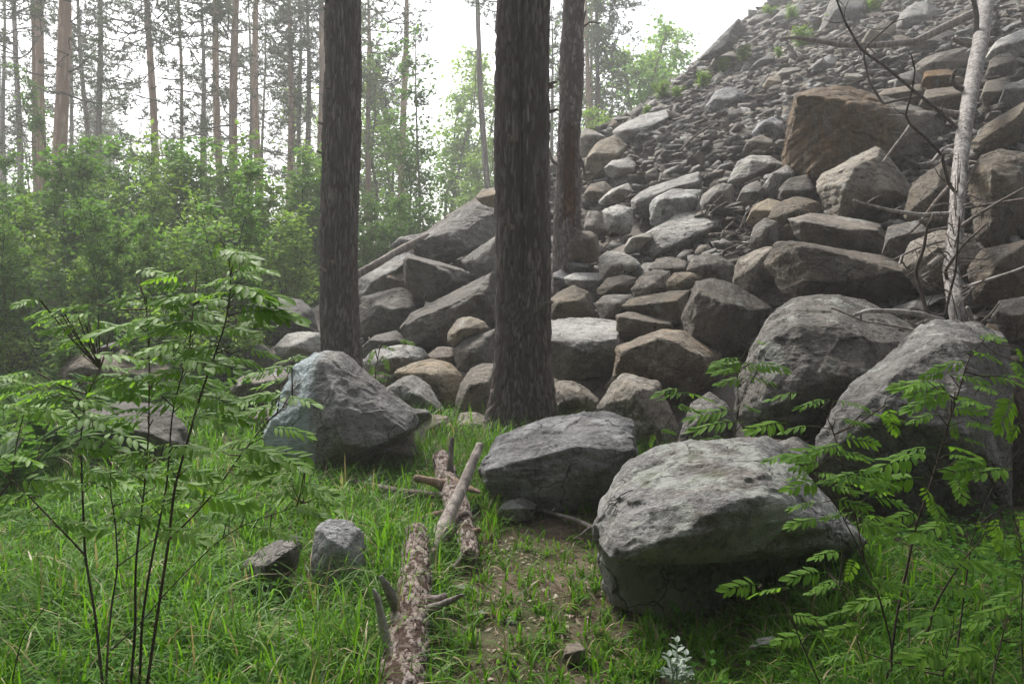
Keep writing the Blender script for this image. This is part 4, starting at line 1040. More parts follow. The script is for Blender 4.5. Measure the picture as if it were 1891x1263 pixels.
def stub(parent, base, pts, wd_, m):
    a, b = np.array(pts[-2]), np.array(pts[-1]); w_ = list(wd_); w_[0] *= 1.45
    def rag(th, s, q): return 0.12 * 0.02 * fbm(q * 60, 4, 9) + 0.004 * fbm(q * [25, 25, 25], 3, 3) + 0.5 * 0.012 * sstep(.75, 1, s / s.max()) * (fbm(np.stack([np.cos(th) * 3, np.sin(th) * 3, 0 * th], 1), 2, int(pts[0][0])) - .2)
    limb('stub', parent, base, list(pts) + [tuple(b + (b - a) * .12)], w_ + [w_[-1] * .65], m, 16, step=0.008, disp=rag)
# near barky log, coming out of the bottom edge
B = at(760, 1050, 3.9); B[2] = 0
lg = thing('log', 'thick fallen log with flaking pinkish bark running out of the bottom edge', 'log', tuple(B))
limb('trunk', lg, B, [(728, 1420, 2.32), (733, 1340, 2.54), (742, 1250, 2.84), (757, 1150, 3.22), (768, 1060, 3.72), (768, 985, 4.25)], [112, 106, 92, 76, 60, 44], LOGBARK, 150, step=0.007, disp=wood_disp(0.030, 0.0085, 31))
for pts, wd_, m in (([(722, 1215, 3.0), (708, 1160, 2.98), (697, 1100, 2.97), (690, 1088, 2.97)], [20, 17, 13, 8], WHITEWOOD), ([(735, 1130, 3.25), (718, 1090, 3.2), (704, 1066, 3.18)], [16, 18, 11], WHITEWOOD),
                    ([(786, 1130, 3.3), (815, 1115, 3.25), (852, 1100, 3.2)], [15, 13, 8], GREYWOOD), ([(784, 1112, 3.35), (805, 1106, 3.33), (822, 1100, 3.3)], [20, 16, 10], LOGBARK), ([(780, 1215, 3.02), (792, 1204, 2.98)], [22, 12], LOGBARK)):
    stub(lg, B, pts, wd_, m)
# the second log behind it
B2 = at(840, 950, 4.9); B2[2] = 0
l2 = thing('log', 'shorter barky log with broken end and stubs behind the long leaning stick', 'log', tuple(B2))
limb('trunk', l2, B2, [(815, 846, 5.9), (828, 890, 5.45), (846, 940, 4.92), (858, 985, 4.46), (869, 1028, 4.10)], [34, 42, 46, 42, 30], LOGBARK, 100, step=0.009, disp=wood_disp(0.034, 0.009, 37))
for pts, wd_, m in (([(832, 900, 5.30), (800, 889, 5.21), (768, 883, 5.12)], [17, 16, 13], WOOD), ([(836, 893, 5.31), (862, 900, 5.15), (884, 908, 5.03)], [17, 13, 8], WOOD), ([(830, 880, 5.48), (832, 850, 5.48), (834, 812, 5.54)], [13, 11, 9], DEADBARK),
                    ([(862, 985, 4.46), (878, 982, 4.41), (886, 978, 4.39)], [17, 13, 10], WOOD), ([(850, 965, 4.64), (835, 985, 4.46), (806, 1008, 4.22), (796, 1022, 4.09)], [17, 15, 11, 8], WOOD), ([(858, 1024, 4.19), (846, 1036, 4.07), (838, 1046, 4.00)], [9, 8, 6], GREYWOOD), ([(818, 950, 4.81), (795, 952, 4.71), (776, 958, 4.60)], [13, 12, 8], WOOD)):
    stub(l2, B2, pts, wd_, m)
B3 = at(786, 1050, 4.1); st = thing('stick', 'long bare branch leaning across the two barky logs', 'branch', tuple(B3))
limb('shaft', st, B3, [(776, 1075, 4.0), (800, 1010, 4.22), (830, 950, 4.5), (858, 890, 4.75), (886, 822, 5.0)], [24, 27, 25, 21, 15], GREYWOOD, 24, step=0.012)
B4 = at(730, 905, 5.3); st = thing('stick', 'barky stick lying in the grass left of the shorter log', 'branch', tuple(B4))
limb('shaft', st, B4, [(628, 884, 5.75), (680, 897, 5.55), (740, 908, 5.35), (800, 914, 5.2), (834, 916, 5.1)], [14, 15, 14, 13, 12], DEADBARK, 16, step=0.012)
B5 = at(1020, 950, 4.9); st = thing('stick', 'thin grey stick with twigs lying before the lilac grey boulder', 'branch', tuple(B5))
limb('shaft', st, B5, [(948, 925, 5.3), (1000, 942, 5.1), (1060, 958, 4.88), (1104, 978, 4.65)], [4, 6, 8, 9], GREYWOOD, 10)
for pts, wd_ in (([(965, 930, 5.22), (962, 890, 5.2), (960, 868, 5.2)], [4, 3, 2]), ([(1018, 946, 5.0), (1024, 938, 5.0)], [4, 3]), ([(1090, 972, 4.7), (1072, 988, 4.65), (1058, 995, 4.65)], [4, 4, 2])): limb('twig', st, B5, pts, wd_, GREYWOOD, 6)
B6 = at(725, 470, 13.0); st = thing('fallen_pole', 'slim bare pole resting on the slabs of the left skyline', 'log', tuple(B6))
limb('shaft', st, B6, [(655, 510, 12.4), (700, 485, 12.6), (740, 460, 13.0), (790, 434, 13.6)], [15, 14, 12, 10], GREYWOOD, 14, step=0.05)
B7 = at(1250, 290, 16.0); st = thing('stick', 'dark thin stick lying on the gravel of the middle scree', 'branch', tuple(B7))
limb('shaft', st, B7, [(1255, 280, 15.3), (1275, 258, 15.6), (1300, 240, 16.0), (1322, 226, 16.4)], [5, 4, 4, 3], TWIG, 7, step=0.05)

# the white fallen trunk with its bare branches
BT = at(1765, 590, 6.1)
ft = thing('fallen_tree', 'bleached white fallen trunk with bare branches lying down the slope at right', 'fallen tree', tuple(BT))
TP = [(1772, 606, 6.0), (1764, 560, 6.1), (1756, 500, 6.6), (1765, 420, 7.3), (1770, 340, 8.3), (1779, 250, 9.7), (1796, 150, 11.6), (1812, 70, 13.5), (1822, 0, 15.4), (1834, -90, 18.0)]
def tdepth(y): return float(np.interp(-y, [-p[1] for p in TP], [p[2] for p in TP]))
fd = wood_disp(0.09, 0.004, 51, False)
limb('trunk', ft, BT, TP, [26, 28, 28, 27, 26, 26, 27, 27, 27, 26], WHITEWOOD, 40, step=0.03, disp=fd)
# dark knots and scars of lost twigs
R_ = np.random.default_rng(8)
for k in range(42):
    y = R_.uniform(10, 470); x = np.interp(-y, [-p[1] for p in TP], [p[0] for p in TP]) + R_.uniform(-12, 12); t = tdepth(y) - 16 * tdepth(y) / FPX * math.sqrt(max(0.05, 1 - ((x - np.interp(-y, [-p[1] for p in TP], [p[0] for p in TP])) / 16) ** 2))
    L = R_.uniform(3, 12); limb('knot', ft, BT, [(x, y, t + 0.02), (x + R_.normal(0, 2), y - L * .5, t - 0.02), (x + R_.normal(0, 3), y - L, t - 0.035)], [3.2, 2.6, 1.2], TWIG, 5, step=0.03)
def br(pts, w0, w1, mat, dt=-0.1, twigs=0):
    """a branch from picture points; it starts at the trunk's depth and comes dt metres nearer"""
    t0 = tdepth(pts[0][1]); n = len(pts)
    q = [(x, y, t0 + (dt - 0.0) * k / (n - 1)) for k, (x, y) in enumerate(pts)]
    limb('branch', ft, BT, q, np.linspace(w0, w1, n), mat, 8, step=0.03)
    for k in range(twigs):
        i = R_.integers(1, n); x, y, t = q[i]; a = R_.uniform(0, 6.28); L = R_.uniform(14, 46)
        limb('twig', ft, BT, [(x, y, t), (x + L * .5 * math.cos(a), y + L * .5 * math.sin(a), t - .05), (x + L * math.cos(a + .3), y + L * math.sin(a + .3), t - .1)], [2.4, 1.8, 1.0], mat, 5, step=0.05)
br([(1806, 22), (1750, 48), (1690, 78), (1620, 84), (1555, 84), (1500, 74), (1470, 70), (1442, 72)], 17, 5, GREYWOOD, -1.6)
br([(1802, 65), (1804, 30), (1798, 0), (1780, -20)], 11, 7, TWIG, -.5)
br([(1790, 84), (1770, 78), (1760, 72)], 11, 7, DEADBARK, -.3)
br([(1785, 168), (1768, 162), (1758, 150), (1764, 130)], 11, 6, TWIG, -.4)
br([(1770, 212), (1750, 208), (1728, 202)], 13, 9, GREYWOOD, -.5)
br([(1770, 240), (1740, 210), (1690, 170), (1640, 128), (1590, 92), (1560, 40), (1545, 0), (1538, -20)], 7, 3, TWIG, -2.0, 6)
br([(1700, 178), (1660, 185), (1630, 192), (1605, 150), (1595, 105), (1600, 85), (1640, 50), (1660, 30)], 6, 2.4, TWIG, -1.2, 4)
br([(1772, 365), (1752, 340), (1738, 285), (1710, 255), (1680, 230), (1672, 213), (1685, 165), (1690, 130), (1682, 100)], 6.5, 2.5, TWIG, -1.3, 5)
br([(1680, 232), (1668, 250), (1650, 272), (1630, 300)], 5, 3, GREYWOOD, -.3)
br([(1672, 214), (1655, 214), (1640, 212)], 4, 3, WHITEWOOD, -.1)
br([(1760, 268), (1740, 275), (1720, 300), (1697, 303)], 5, 3, WHITEWOOD, -.6)
br([(1757, 395), (1700, 397), (1650, 390), (1600, 378), (1577, 370)], 9, 4, WHITEWOOD, -1.2, 2)
br([(1755, 342), (1730, 370), (1700, 410), (1678, 432), (1655, 438)], 8, 5, DEADBARK, -.9)
br([(1766, 425), (1800, 400), (1850, 370), (1895, 345)], 8, 3, GREYWOOD, -.8, 3)
br([(1766, 388), (1810, 380), (1860, 372), (1900, 366)], 6, 4, TWIG, -.9, 2)
br([(1772, 532), (1800, 525), (1840, 512), (1870, 502), (1900, 490)], 8, 4, WHITEWOOD, -.6, 2)
br([(1738, 585), (1712, 578), (1690, 500), (1706, 460), (1712, 420), (1722, 395)], 8, 4, TWIG, -.5, 4)
br([(1742, 592), (1700, 580), (1660, 575), (1600, 574), (1578, 582)], 11, 7, WHITEWOOD, -.6, 1)
br([(1745, 585), (1752, 550), (1765, 500), (1768, 460), (1772, 400)], 5.5, 3.5, TWIG, -.45, 4)
br([(1750, 520), (1745, 500), (1780, 450), (1810, 425), (1825, 410)], 7, 3, TWIG, -.5, 4)
br([(1745, 480), (1722, 500), (1700, 512), (1680, 505), (1664, 480)], 6, 3, GREYWOOD, -.5, 3)
br([(1742, 445), (1715, 452), (1690, 460), (1665, 472), (1660, 490)], 6, 3, GREYWOOD, -.5, 4)
br([(1745, 400), (1720, 405), (1700, 408)], 10, 8, DEADBARK, -.3)
br([(1738, 475), (1715, 492)], 13, 10, GREYWOOD, -.2)
br([(1800, 606), (1792, 580), (1786, 568)], 9, 7, WHITEWOOD, -.1)
br([(1806, 602), (1830, 580), (1845, 560)], 6, 3, GREYWOOD, -.2)
br([(1700, 612), (1640, 600), (1590, 592), (1560, 578), (1535, 568)], 5, 3, GREYWOOD, -.5, 2)
br([(1580, 690), (1550, 655), (1530, 640), (1510, 610)], 3.5, 2, TWIG, -.1, 1)
for k in range(34):
    y = R_.uniform(330, 600); x = np.interp(-y, [-p[1] for p in TP], [p[0] for p in TP]); t = tdepth(y); a = R_.uniform(-3.6, 0.5); L = R_.uniform(35, 110); dx, dy = math.cos(a) * L, math.sin(a) * L * .7
    limb('twig', ft, BT, [(x, y, t), (x + dx * .4, y + dy * .4 + R_.normal(0, 5), t - .12), (x + dx * .75, y + dy * .75 + R_.normal(0, 5), t - .2), (x + dx, y + dy - 8, t - .28)], [3.2, 2.5, 1.8, 1.0], (TWIG, GREYWOOD)[k % 2], 5, step=0.06)
# dry twigs caught in the notch of the middle boulders
BN = at(1340, 480, 10.2); tw = thing('dry_twigs', 'tangle of pale dry twigs caught between stones left of the long boulder', 'twigs', tuple(BN))
for k in range(16):
    x, y = R_.uniform(1300, 1390), R_.uniform(395, 510); a = R_.uniform(-2.4, 0.4); L = R_.uniform(25, 75)
    limb('twig', tw, BN, [(x, y, 10.3), (x + L * .5 * math.cos(a), y + L * .5 * math.sin(a) + 4, 10.1), (x + L * math.cos(a + .3), y + L * math.sin(a + .3), 10.2)], [3.4, 2.6, 1.4], GREYWOOD if k % 3 else WHITEWOOD, 5, step=0.06)
# ------------------------------------------------------------------ rowan saplings
def frond_mesh(seed, pairs=6, broad=0.105, mat=None):
    """a pinnate leaf of unit length along +x, leaflets in the xy plane, drooping tip"""
    R = np.random.default_rng(seed); mb = MB()
    xs = np.linspace(0, 1, 9); arch = lambda x: 0.10 * np.sin(x * 2.2) - 0.16 * x * x
    mb.tube(np.stack([xs, 0 * xs, arch(xs)], 1), np.linspace(.010, .004, 9), 4, cap=False, a=0.4)
    def leaflet(x, side, L, W, ang):
        b = np.array([x, 0, arch(x)]); d = np.array([math.cos(ang), side * math.sin(ang), R.normal(-0.22, .12)]); d /= np.linalg.norm(d)
        s_ = np.cross([0, 0, 1.0], d); s_ /= np.linalg.norm(s_); n = np.cross(d, s_); u = np.array([0, .12, .35, .62, .85, 1.0]); wv = np.array([.15, .62, 1, .92, .52, 0]) * W
        V = []
        for uu, ww in zip(u, wv):
            c = b + d * (0.02 + uu * L) - n * 0.12 * L * uu * uu
            V += [c + s_ * ww + n * ww * .28, c, c - s_ * ww + n * ww * .28]
        Q = []
        for i in range(5):
            for q in (0, 1): Q.append((3 * i + q, 3 * i + q + 1, 3 * i + q + 4, 3 * i + q + 3))
        mb.add(V, Q, a=np.clip(R.normal(.5, .2), 0, 1))
    for k in range(pairs):
        x = 0.26 + 0.66 * k / (pairs - 1) if pairs > 1 else .6; L = 0.34 * (1 - 0.28 * abs(k / pairs - .4)) * R.uniform(.9, 1.08)
        for sd_ in (-1, 1): leaflet(x + R.normal(0, .012), sd_, L, L * broad / .34, math.radians(R.uniform(52, 68) - 5 * k))
    leaflet(0.97, 1, .30, .085, R.normal(0, .1))
    return mb.mesh('pinnate_leaf', [mat or ROWAN], attr='tone')
FR = [frond_mesh(700 + k, 6 + k % 2, (.052, .060, .047)[k % 3]) for k in range(6)]
def frond(parent, base, P0, P1, roll, k, name='leaf'):
    """a leaf from P0 to P1 (world points)"""
    d = P1 - P0; L = np.linalg.norm(d); x = d / L
    up = np.array([0, 0, 1.0]) + roll; y = np.cross(up, x); y /= np.linalg.norm(y); z = np.cross(x, y)
    o = link(name, FR[k % 6], parent)
    M = Matrix(((x[0] * L, y[0] * L, z[0] * L, P0[0] - base[0]), (x[1] * L, y[1] * L, z[1] * L, P0[1] - base[1]), (x[2] * L, y[2] * L, z[2] * L, P0[2] - base[2]), (0, 0, 0, 1)))
    o.matrix_basis = M
    return o
def rowan(label, t, stems, boxes, seed, extra=0, wscale=0.68, name='rowan_sapling', dj=0.25):
    R = np.random.default_rng(seed); px0, py0 = stems[0][0][:2]
    B = at(px0, py0, t); B[2] = 0; o = thing(name, label, 'sapling', tuple(B))
    nodes = []
    for s_ in stems:
        dz = R.uniform(-dj, dj); n = len(s_); w0 = s_[0][2] if len(s_[0]) > 2 else 5
        q = [(p[0], p[1], t + dz * min(1, k / 2)) for k, p in enumerate(s_)]
        wl = np.linspace(w0, max(1.8, w0 * .35), n) * wscale
        if q[0][1] > 1240: q.insert(0, (q[0][0] + (px0 - q[0][0]) * .5, q[0][1] + 150, t)); wl = np.concatenate([[wl[0]], wl])
        limb('stem', o, B, q, wl, STEM, 7, step=0.03)
        Q, _ = resample(pxline(q), np.ones(len(q)), 0.02)
        sc = []
        for p in Q[len(Q) // 5:]:
            v = p - CC; dd = v @ CF; sc.append((CX + FPX * (v @ CR) / dd, CY - FPX * (v @ CU) / dd, dd, *p))
        nodes += sc
    N = np.array(nodes)
    lst = list(boxes)
    for e in range(extra):
        b = lst[R.integers(len(boxes))]; jx, jy = R.normal(0, 30), R.normal(0, 24); lst.append((b[0] + jx, b[1] + jy, b[2] + jx, b[3] + jy))
    for k, (x0, y0, x1, y1) in enumerate(lst):
        cxm, cym = (x0 + x1) / 2, (y0 + y1) / 2
        i = np.argmin((N[:, 0] - cxm) ** 2 + (N[:, 1] - cym - 12) ** 2 * 1.3); nx = N[i]
        left = nx[0] > cxm; h = y1 - y0
        xa, xb = (x1, x0) if left else (x0, x1); tt = nx[2] + R.uniform(-.12, .10)
        wide = (x1 - x0) > 1.2 * h
        ya, yb = (y0 + h * .35, y0 + h * .62) if wide else (y0 + h * .1, y1)
        if not wide: xa, xb = cxm + (x1 - x0) * .15 * (1 if left else -1), cxm - (x1 - x0) * .2 * (1 if left else -1)
        P0 = at(xa, ya, tt + R.uniform(-.03, .03)); P1 = at(xb + (xb - xa) * .12, yb + (yb - ya) * .12, tt - R.uniform(-.04, .10))
        roll = np.array([R.normal(0, .22), R.normal(-.30, .25), 0])
        frond(o, B, P0, P1, roll, int(R.integers(6)))
        d2 = np.hypot(nx[0] - xa, nx[1] - ya)
        mid = (np.array(nx[3:]) + P0) / 2 - [0, 0, 0.01 * (d2 > 40)]
        mb = MB(); mb.tube(np.array([nx[3:], mid, P0]) - B, np.array([2.6, 2.0, 1.6]) * tt / FPX / 2 * (1.4 if d2 > 60 else 1), 5, cap=False, a=.5)
        link('leaf_stalk', mb.mesh('leaf_stalk', [STEM], attr='plate'), o)
    return o
z4 = lambda *v: tuple((v[i] / 2.9375 + (0 if i % 2 == 0 else 420)) for i in range(4))
z7 = lambda *v: tuple((v[i] / 2.9375 + (0 if i % 2 == 0 else 833)) for i in range(4))
z6 = lambda *v: tuple((v[i] / 2.9375 + (1250 if i % 2 == 0 else 420)) for i in range(4))
z9 = lambda *v: tuple((v[i] / 2.9375 + (1250 if i % 2 == 0 else 833)) for i in range(4))
LEFT_STEMS = [
    [(190, 1263, 8), (175, 1130), (157, 1025), (152, 900), (149, 800), (160, 730), (185, 680)],
    [(196, 1263, 7), (200, 1180), (207, 1110), (218, 1050), (213, 960), (203, 910), (205, 860)],
    [(242, 1263, 8), (250, 1160), (250, 1050), (258, 970), (265, 920), (275, 800), (276, 660), (270, 560)],
    [(258, 1263, 8), (262, 1150), (275, 1060), (295, 960), (308, 900), (318, 760), (350, 640), (360, 540)],
    [(272, 1263, 9), (290, 1140), (310, 1010), (322, 900), (345, 820), (370, 730), (395, 660), (418, 595), (428, 520), (422, 470)],
    [(157, 1025, 6), (125, 990), (100, 965), (50, 912), (0, 868), (-30, 840)],
    [(310, 998, 6), (345, 965), (400, 905), (440, 845), (500, 770), (540, 740)],
    [(205, 1200, 4), (260, 1150), (310, 1090), (400, 1000), (455, 965), (520, 945), (560, 930)],
    [(20, 1263, 4), (40, 1180), (75, 1130), (120, 1080)],
    [(218, 1045, 4), (280, 1000), (340, 950), (390, 925)]]
LEFT_BOXES = [z4(*b) for b in ((1200, 120, 1290, 200), (1260, 190, 1400, 245), (830, 250, 1000, 305), (930, 280, 1100, 335), (1130, 265, 1290, 330), (1250, 320, 1500, 400), (920, 345, 1150, 410), (1120, 370, 1290, 430), (780, 375, 940, 425), (1280, 415, 1480, 465), (840, 450, 1040, 520), (1290, 440, 1560, 500), (1320, 500, 1430, 540), (215, 445, 330, 500), (270, 510, 470, 580), (480, 490, 620, 560), (650, 490, 810, 560), (930, 500, 1170, 560), (1230, 530, 1350, 590), (280, 620, 460, 700), (450, 680, 730, 725), (740, 650, 930, 710), (820, 610, 1050, 680), (1040, 620, 1250, 690), (1200, 680, 1350, 750), (940, 680, 1100, 770), (490, 715, 640, 790), (230, 820, 430, 860), (430, 800, 700, 900), (600, 770, 760, 850), (0, 840, 170, 900), (0, 930, 130, 1010), (100, 940, 380, 1060), (200, 900, 420, 960), (430, 980, 640, 1110), (660, 1030, 830, 1070), (800, 840, 920, 870), (880, 900, 1070, 960), (1100, 850, 1270, 950), (1350, 880, 1520, 940), (1370, 960, 1560, 1000), (1500, 910, 1680, 960), (1440, 1060, 1640, 1140), (1250, 1110, 1420, 1200), (1000, 1010, 1180, 1070), (1180, 1170, 1450, 1250), (670, 1190, 830, 1263), (900, 1190, 1020, 1260), (760, 290, 900, 345), (1000, 440, 1160, 490))]
LEFT_BOXES += [z7(*b) for b in ((0, 250, 130, 310), (60, 140, 320, 190), (310, 160, 480, 200), (500, 150, 720, 205), (440, 95, 600, 140), (700, 95, 900, 160), (930, 60, 1120, 160), (650, 320, 880, 420), (800, 210, 960, 300), (1030, 200, 1300, 330), (1200, 310, 1330, 400), (90, 390, 280, 440), (280, 370, 450, 430), (460, 380, 640, 440), (1500, 180, 1640, 260), (1580, 290, 1720, 370), (1270, 70, 1420, 150), (1380, 10, 1600, 100), (960, 130, 1120, 260))]
rowan('tall rowan sapling with many feathery leaves in the left foreground', 2.55, LEFT_STEMS, LEFT_BOXES, 5, 125)
RIGHT_STEMS = [
    [(1635, 1263, 8), (1648, 1200), (1655, 1139), (1669, 1078), (1692, 969), (1716, 901), (1737, 833), (1755, 770), (1772, 720), (1790, 655), (1820, 625)],
    [(1689, 1263, 8), (1706, 1190), (1727, 1115), (1760, 1061), (1781, 1030), (1810, 1000)],
    [(1515, 1263, 5), (1485, 1200), (1461, 1139), (1440, 1100), (1400, 1085)],
    [(1645, 1263, 6), (1648, 1194), (1621, 1092), (1597, 1037), (1573, 986), (1546, 935), (1520, 900), (1500, 870)],
    [(1679, 1263, 4), (1679, 1139), (1675, 1040), (1690, 960)],
    [(1760, 1263, 5), (1780, 1100), (1795, 993), (1835, 894), (1873, 843), (1900, 800)],
    [(1607, 1263, 4), (1583, 1183), (1575, 1130), (1550, 1080)],
    [(1597, 1037, 4), (1570, 900), (1552, 840), (1530, 770), (1500, 735), (1450, 720)],
    [(1890, 1263, 5), (1886, 1150), (1890, 1040), (1880, 980)]]
RIGHT_BOXES = [z6(*b) for b in ((1640, 570, 1740, 620), (1570, 650, 1720, 735), (1430, 700, 1600, 790), (1360, 760, 1470, 830), (1480, 770, 1640, 860), (1600, 830, 1700, 910), (1640, 760, 1830, 880), (1760, 790, 1883, 835), (1290, 890, 1490, 1010), (1290, 980, 1420, 1080), (1500, 890, 1640, 980), (1720, 890, 1883, 1050), (1470, 960, 1620, 1015), (1560, 1020, 1670, 1110), (1460, 1020, 1530, 1110), (1220, 1160, 1400, 1255), (1440, 1150, 1600, 1260), (1790, 1050, 1883, 1130), (1820, 640, 1890, 700), (530, 870, 700, 950), (690, 900, 830, 1000), (850, 910, 1000, 1000), (1000, 990, 1170, 1055), (1080, 950, 1220, 1080), (440, 1040, 600, 1110), (600, 1050, 740, 1130), (860, 1020, 1000, 1080), (640, 1180, 820, 1263), (820, 1190, 1000, 1263), (1200, 820, 1370, 880))]
RIGHT_BOXES += [z9(*b) for b in ((630, 85, 760, 170), (740, 90, 880, 170), (880, 110, 1070, 200), (940, 90, 1110, 145), (1110, 100, 1340, 220), (640, 250, 790, 330), (640, 340, 800, 420), (820, 300, 930, 390), (840, 230, 1000, 330), (1030, 220, 1200, 310), (1200, 310, 1320, 390), (1340, 250, 1480, 370), (950, 370, 1140, 440), (1030, 465, 1160, 500), (770, 515, 900, 595), (900, 550, 1020, 670), (1170, 430, 1400, 530), (1290, 500, 1500, 600), (1270, 580, 1400, 640), (300, 700, 460, 765), (440, 710, 610, 800), (640, 630, 820, 710), (770, 700, 880, 765), (990, 670, 1220, 760), (1220, 700, 1360, 800), (1390, 690, 1600, 800), (1540, 590, 1790, 665), (1500, 480, 1680, 580), (1640, 70, 1820, 155), (1660, 330, 1790, 450), (830, 860, 950, 910), (570, 970, 720, 1050), (710, 960, 860, 1030), (870, 920, 1040, 1000), (1480, 100, 1570, 230), (620, 5, 760, 60), (860, 5, 1000, 60), (1230, 0, 1370, 45), (1460, 0, 1600, 60), (1800, 640, 1890, 780), (1700, 480, 1830, 560), (1820, 320, 1890, 370))]
rowan('rowan sapling with bright backlit leaves in the right foreground', 2.75, RIGHT_STEMS, RIGHT_BOXES, 6, 34)
rowan('slim rowan shoot between the overhanging and broad cracked boulders', 4.8, [[(1352, 850, 4), (1358, 800), (1364, 740), (1360, 680)]], [z6(225, 690, 350, 745), (1328, 660, 1385, 690), (1385, 660, 1440, 690), z6(230, 755, 340, 800), z6(250, 805, 380, 860), z6(340, 950, 430, 1010), z6(140, 1030, 360, 1110), z6(400, 600, 470, 640), (1372, 690, 1420, 712), (1300, 800, 1345, 825)], 7, 2)
rowan('leafy shoot left of the upright grey stone in the gap', 5.2, [[(1210, 840, 3), (1222, 800), (1245, 760), (1262, 735)]], [(1228, 716, 1270, 742), (1258, 716, 1304, 745), (1240, 742, 1285, 765), (1196, 795, 1216, 818), (1215, 785, 1240, 805), (1220, 812, 1245, 830)], 8, 1)
rowan('young rowan shoot growing by the left pine trunk', 8.4, [[(692, 716, 3), (694, 680), (700, 650), (704, 632)]], [(676, 640, 700, 662), (700, 632, 722, 650), (700, 655, 722, 675), (678, 668, 700, 690), (686, 690, 706, 706)], 9, 3)
rowan('small yellowish sapling between the flat slab and the lichen boulder', 6.9, [[(500, 800, 4), (510, 740), (528, 700), (548, 660)]], [z4(1530, 730, 1640, 800), z4(1580, 680, 1660, 730), z4(1340, 880, 1500, 950), z4(1560, 920, 1680, 965), z4(1400, 830, 1520, 880), (500, 690, 540, 712)], 10, 4)
rowan('feathery rowan shoot at the far left edge', 3.6, [[(20, 900, 4), (30, 820), (45, 760), (60, 720)], [(60, 900, 3), (72, 830), (95, 770)]], [z4(0, 840, 170, 900), z4(0, 930, 130, 1010), z4(100, 940, 300, 1040), z4(150, 1000, 330, 1060), (0, 770, 50, 800), (60, 740, 130, 765), (0, 830, 60, 860)], 12, 8)
rowan('low rowan shoot at the lower right edge', 2.6, [[(1830, 1263, 5), (1850, 1180), (1870, 1100)], [(1740, 1263, 4), (1745, 1210), (1760, 1165)]], [(1790, 1130, 1850, 1165), (1840, 1080, 1891, 1120), (1720, 1150, 1780, 1180), (1770, 1190, 1830, 1220), (1850, 1160, 1900, 1200), (1600, 1210, 1660, 1240), (1700, 1200, 1750, 1225)], 14, 10)

# ferns in the damp grass at left
FE = frond_mesh(760, 11, .040, FERN); FE2 = frond_mesh(761, 12, .036, FERN)
def ferns():
    R = np.random.default_rng(17); spots = []
    for i in range(24):
        px = -60 + 560 * (i + R.random()) / 24; t = R.uniform(4.6, 9.5) if px < 120 else R.uniform(7.2, 9.6)
        B = at(px, 520, t); B[2] = ground_z(B[0], B[1]); o = thing('fern', 'green fern in the damp grass around the left boulders', 'fern', tuple(B), 'ferns among the left boulders'); n = R.integers(6, 9)
        for k in range(n):
            a = 6.28 * k / n + R.normal(0, .25); L = R.uniform(.38, .62); el = R.uniform(.35, 1.0)
            d = np.array([math.cos(a) * math.cos(el), math.sin(a) * math.cos(el), math.sin(el)]); y = np.cross([0, 0, 1.0], d); y /= np.linalg.norm(y); z = np.cross(d, y)
            f = link('leaf', (FE, FE2)[k % 2], o); f.matrix_basis = Matrix(((d[0] * L, y[0] * L, z[0] * L, 0), (d[1] * L, y[1] * L, z[1] * L, 0), (d[2] * L, y[2] * L, z[2] * L, 0.01), (0, 0, 0, 1)))
ferns()
# silvery plant at the bottom edge
def silver():
    R = np.random.default_rng(3); t = 2.95; B = at(1250, 1270, t); o = thing('silver_plant', 'silvery leaved plant at the bottom edge right of the path', 'plant', tuple(B)); k = 0
    for (x, y) in ((1250, 1180), (1234, 1208), (1268, 1206), (1222, 1240), (1278, 1245), (1250, 1225)):
        tip = at(x, y, t + R.uniform(-.1, .1)) - B; P = np.array([np.array([R.normal(0, .02), R.normal(0, .02), -.1]), tip * .5, tip]); mb = MB()
        mb.tube(P, [.004, .003, .002], 5, a=.6); link('stem', mb.mesh('stem', [SILVER], attr='tone'), o)
        for q in range(13):
            u = 0.25 + 0.75 * q / 12; b = tip * u; a = q * 2.4; d = np.array([math.cos(a), math.sin(a), .75]); d /= np.linalg.norm(d); L = .055 * (1.15 - .5 * u)
            s_ = np.cross(d, [0, 0, 1]); s_ /= np.linalg.norm(s_); n = np.cross(s_, d); V = []
            for uu, ww in zip((0, .3, .65, 1), (.1, 1, .8, 0)):
                c = b + d * L * uu - np.array([0, 0, .25 * L * uu * uu]); V += [c + s_ * ww * .010, c - n * .002, c - s_ * ww * .010]
            m2 = MB(); m2.add(V, [(3 * i + e, 3 * i + e + 1, 3 * i + e + 4, 3 * i + e + 3) for i in range(3) for e in (0, 1)], a=R.random()); link('leaf', m2.mesh('leaf', [SILVER], attr='tone'), o)
silver()

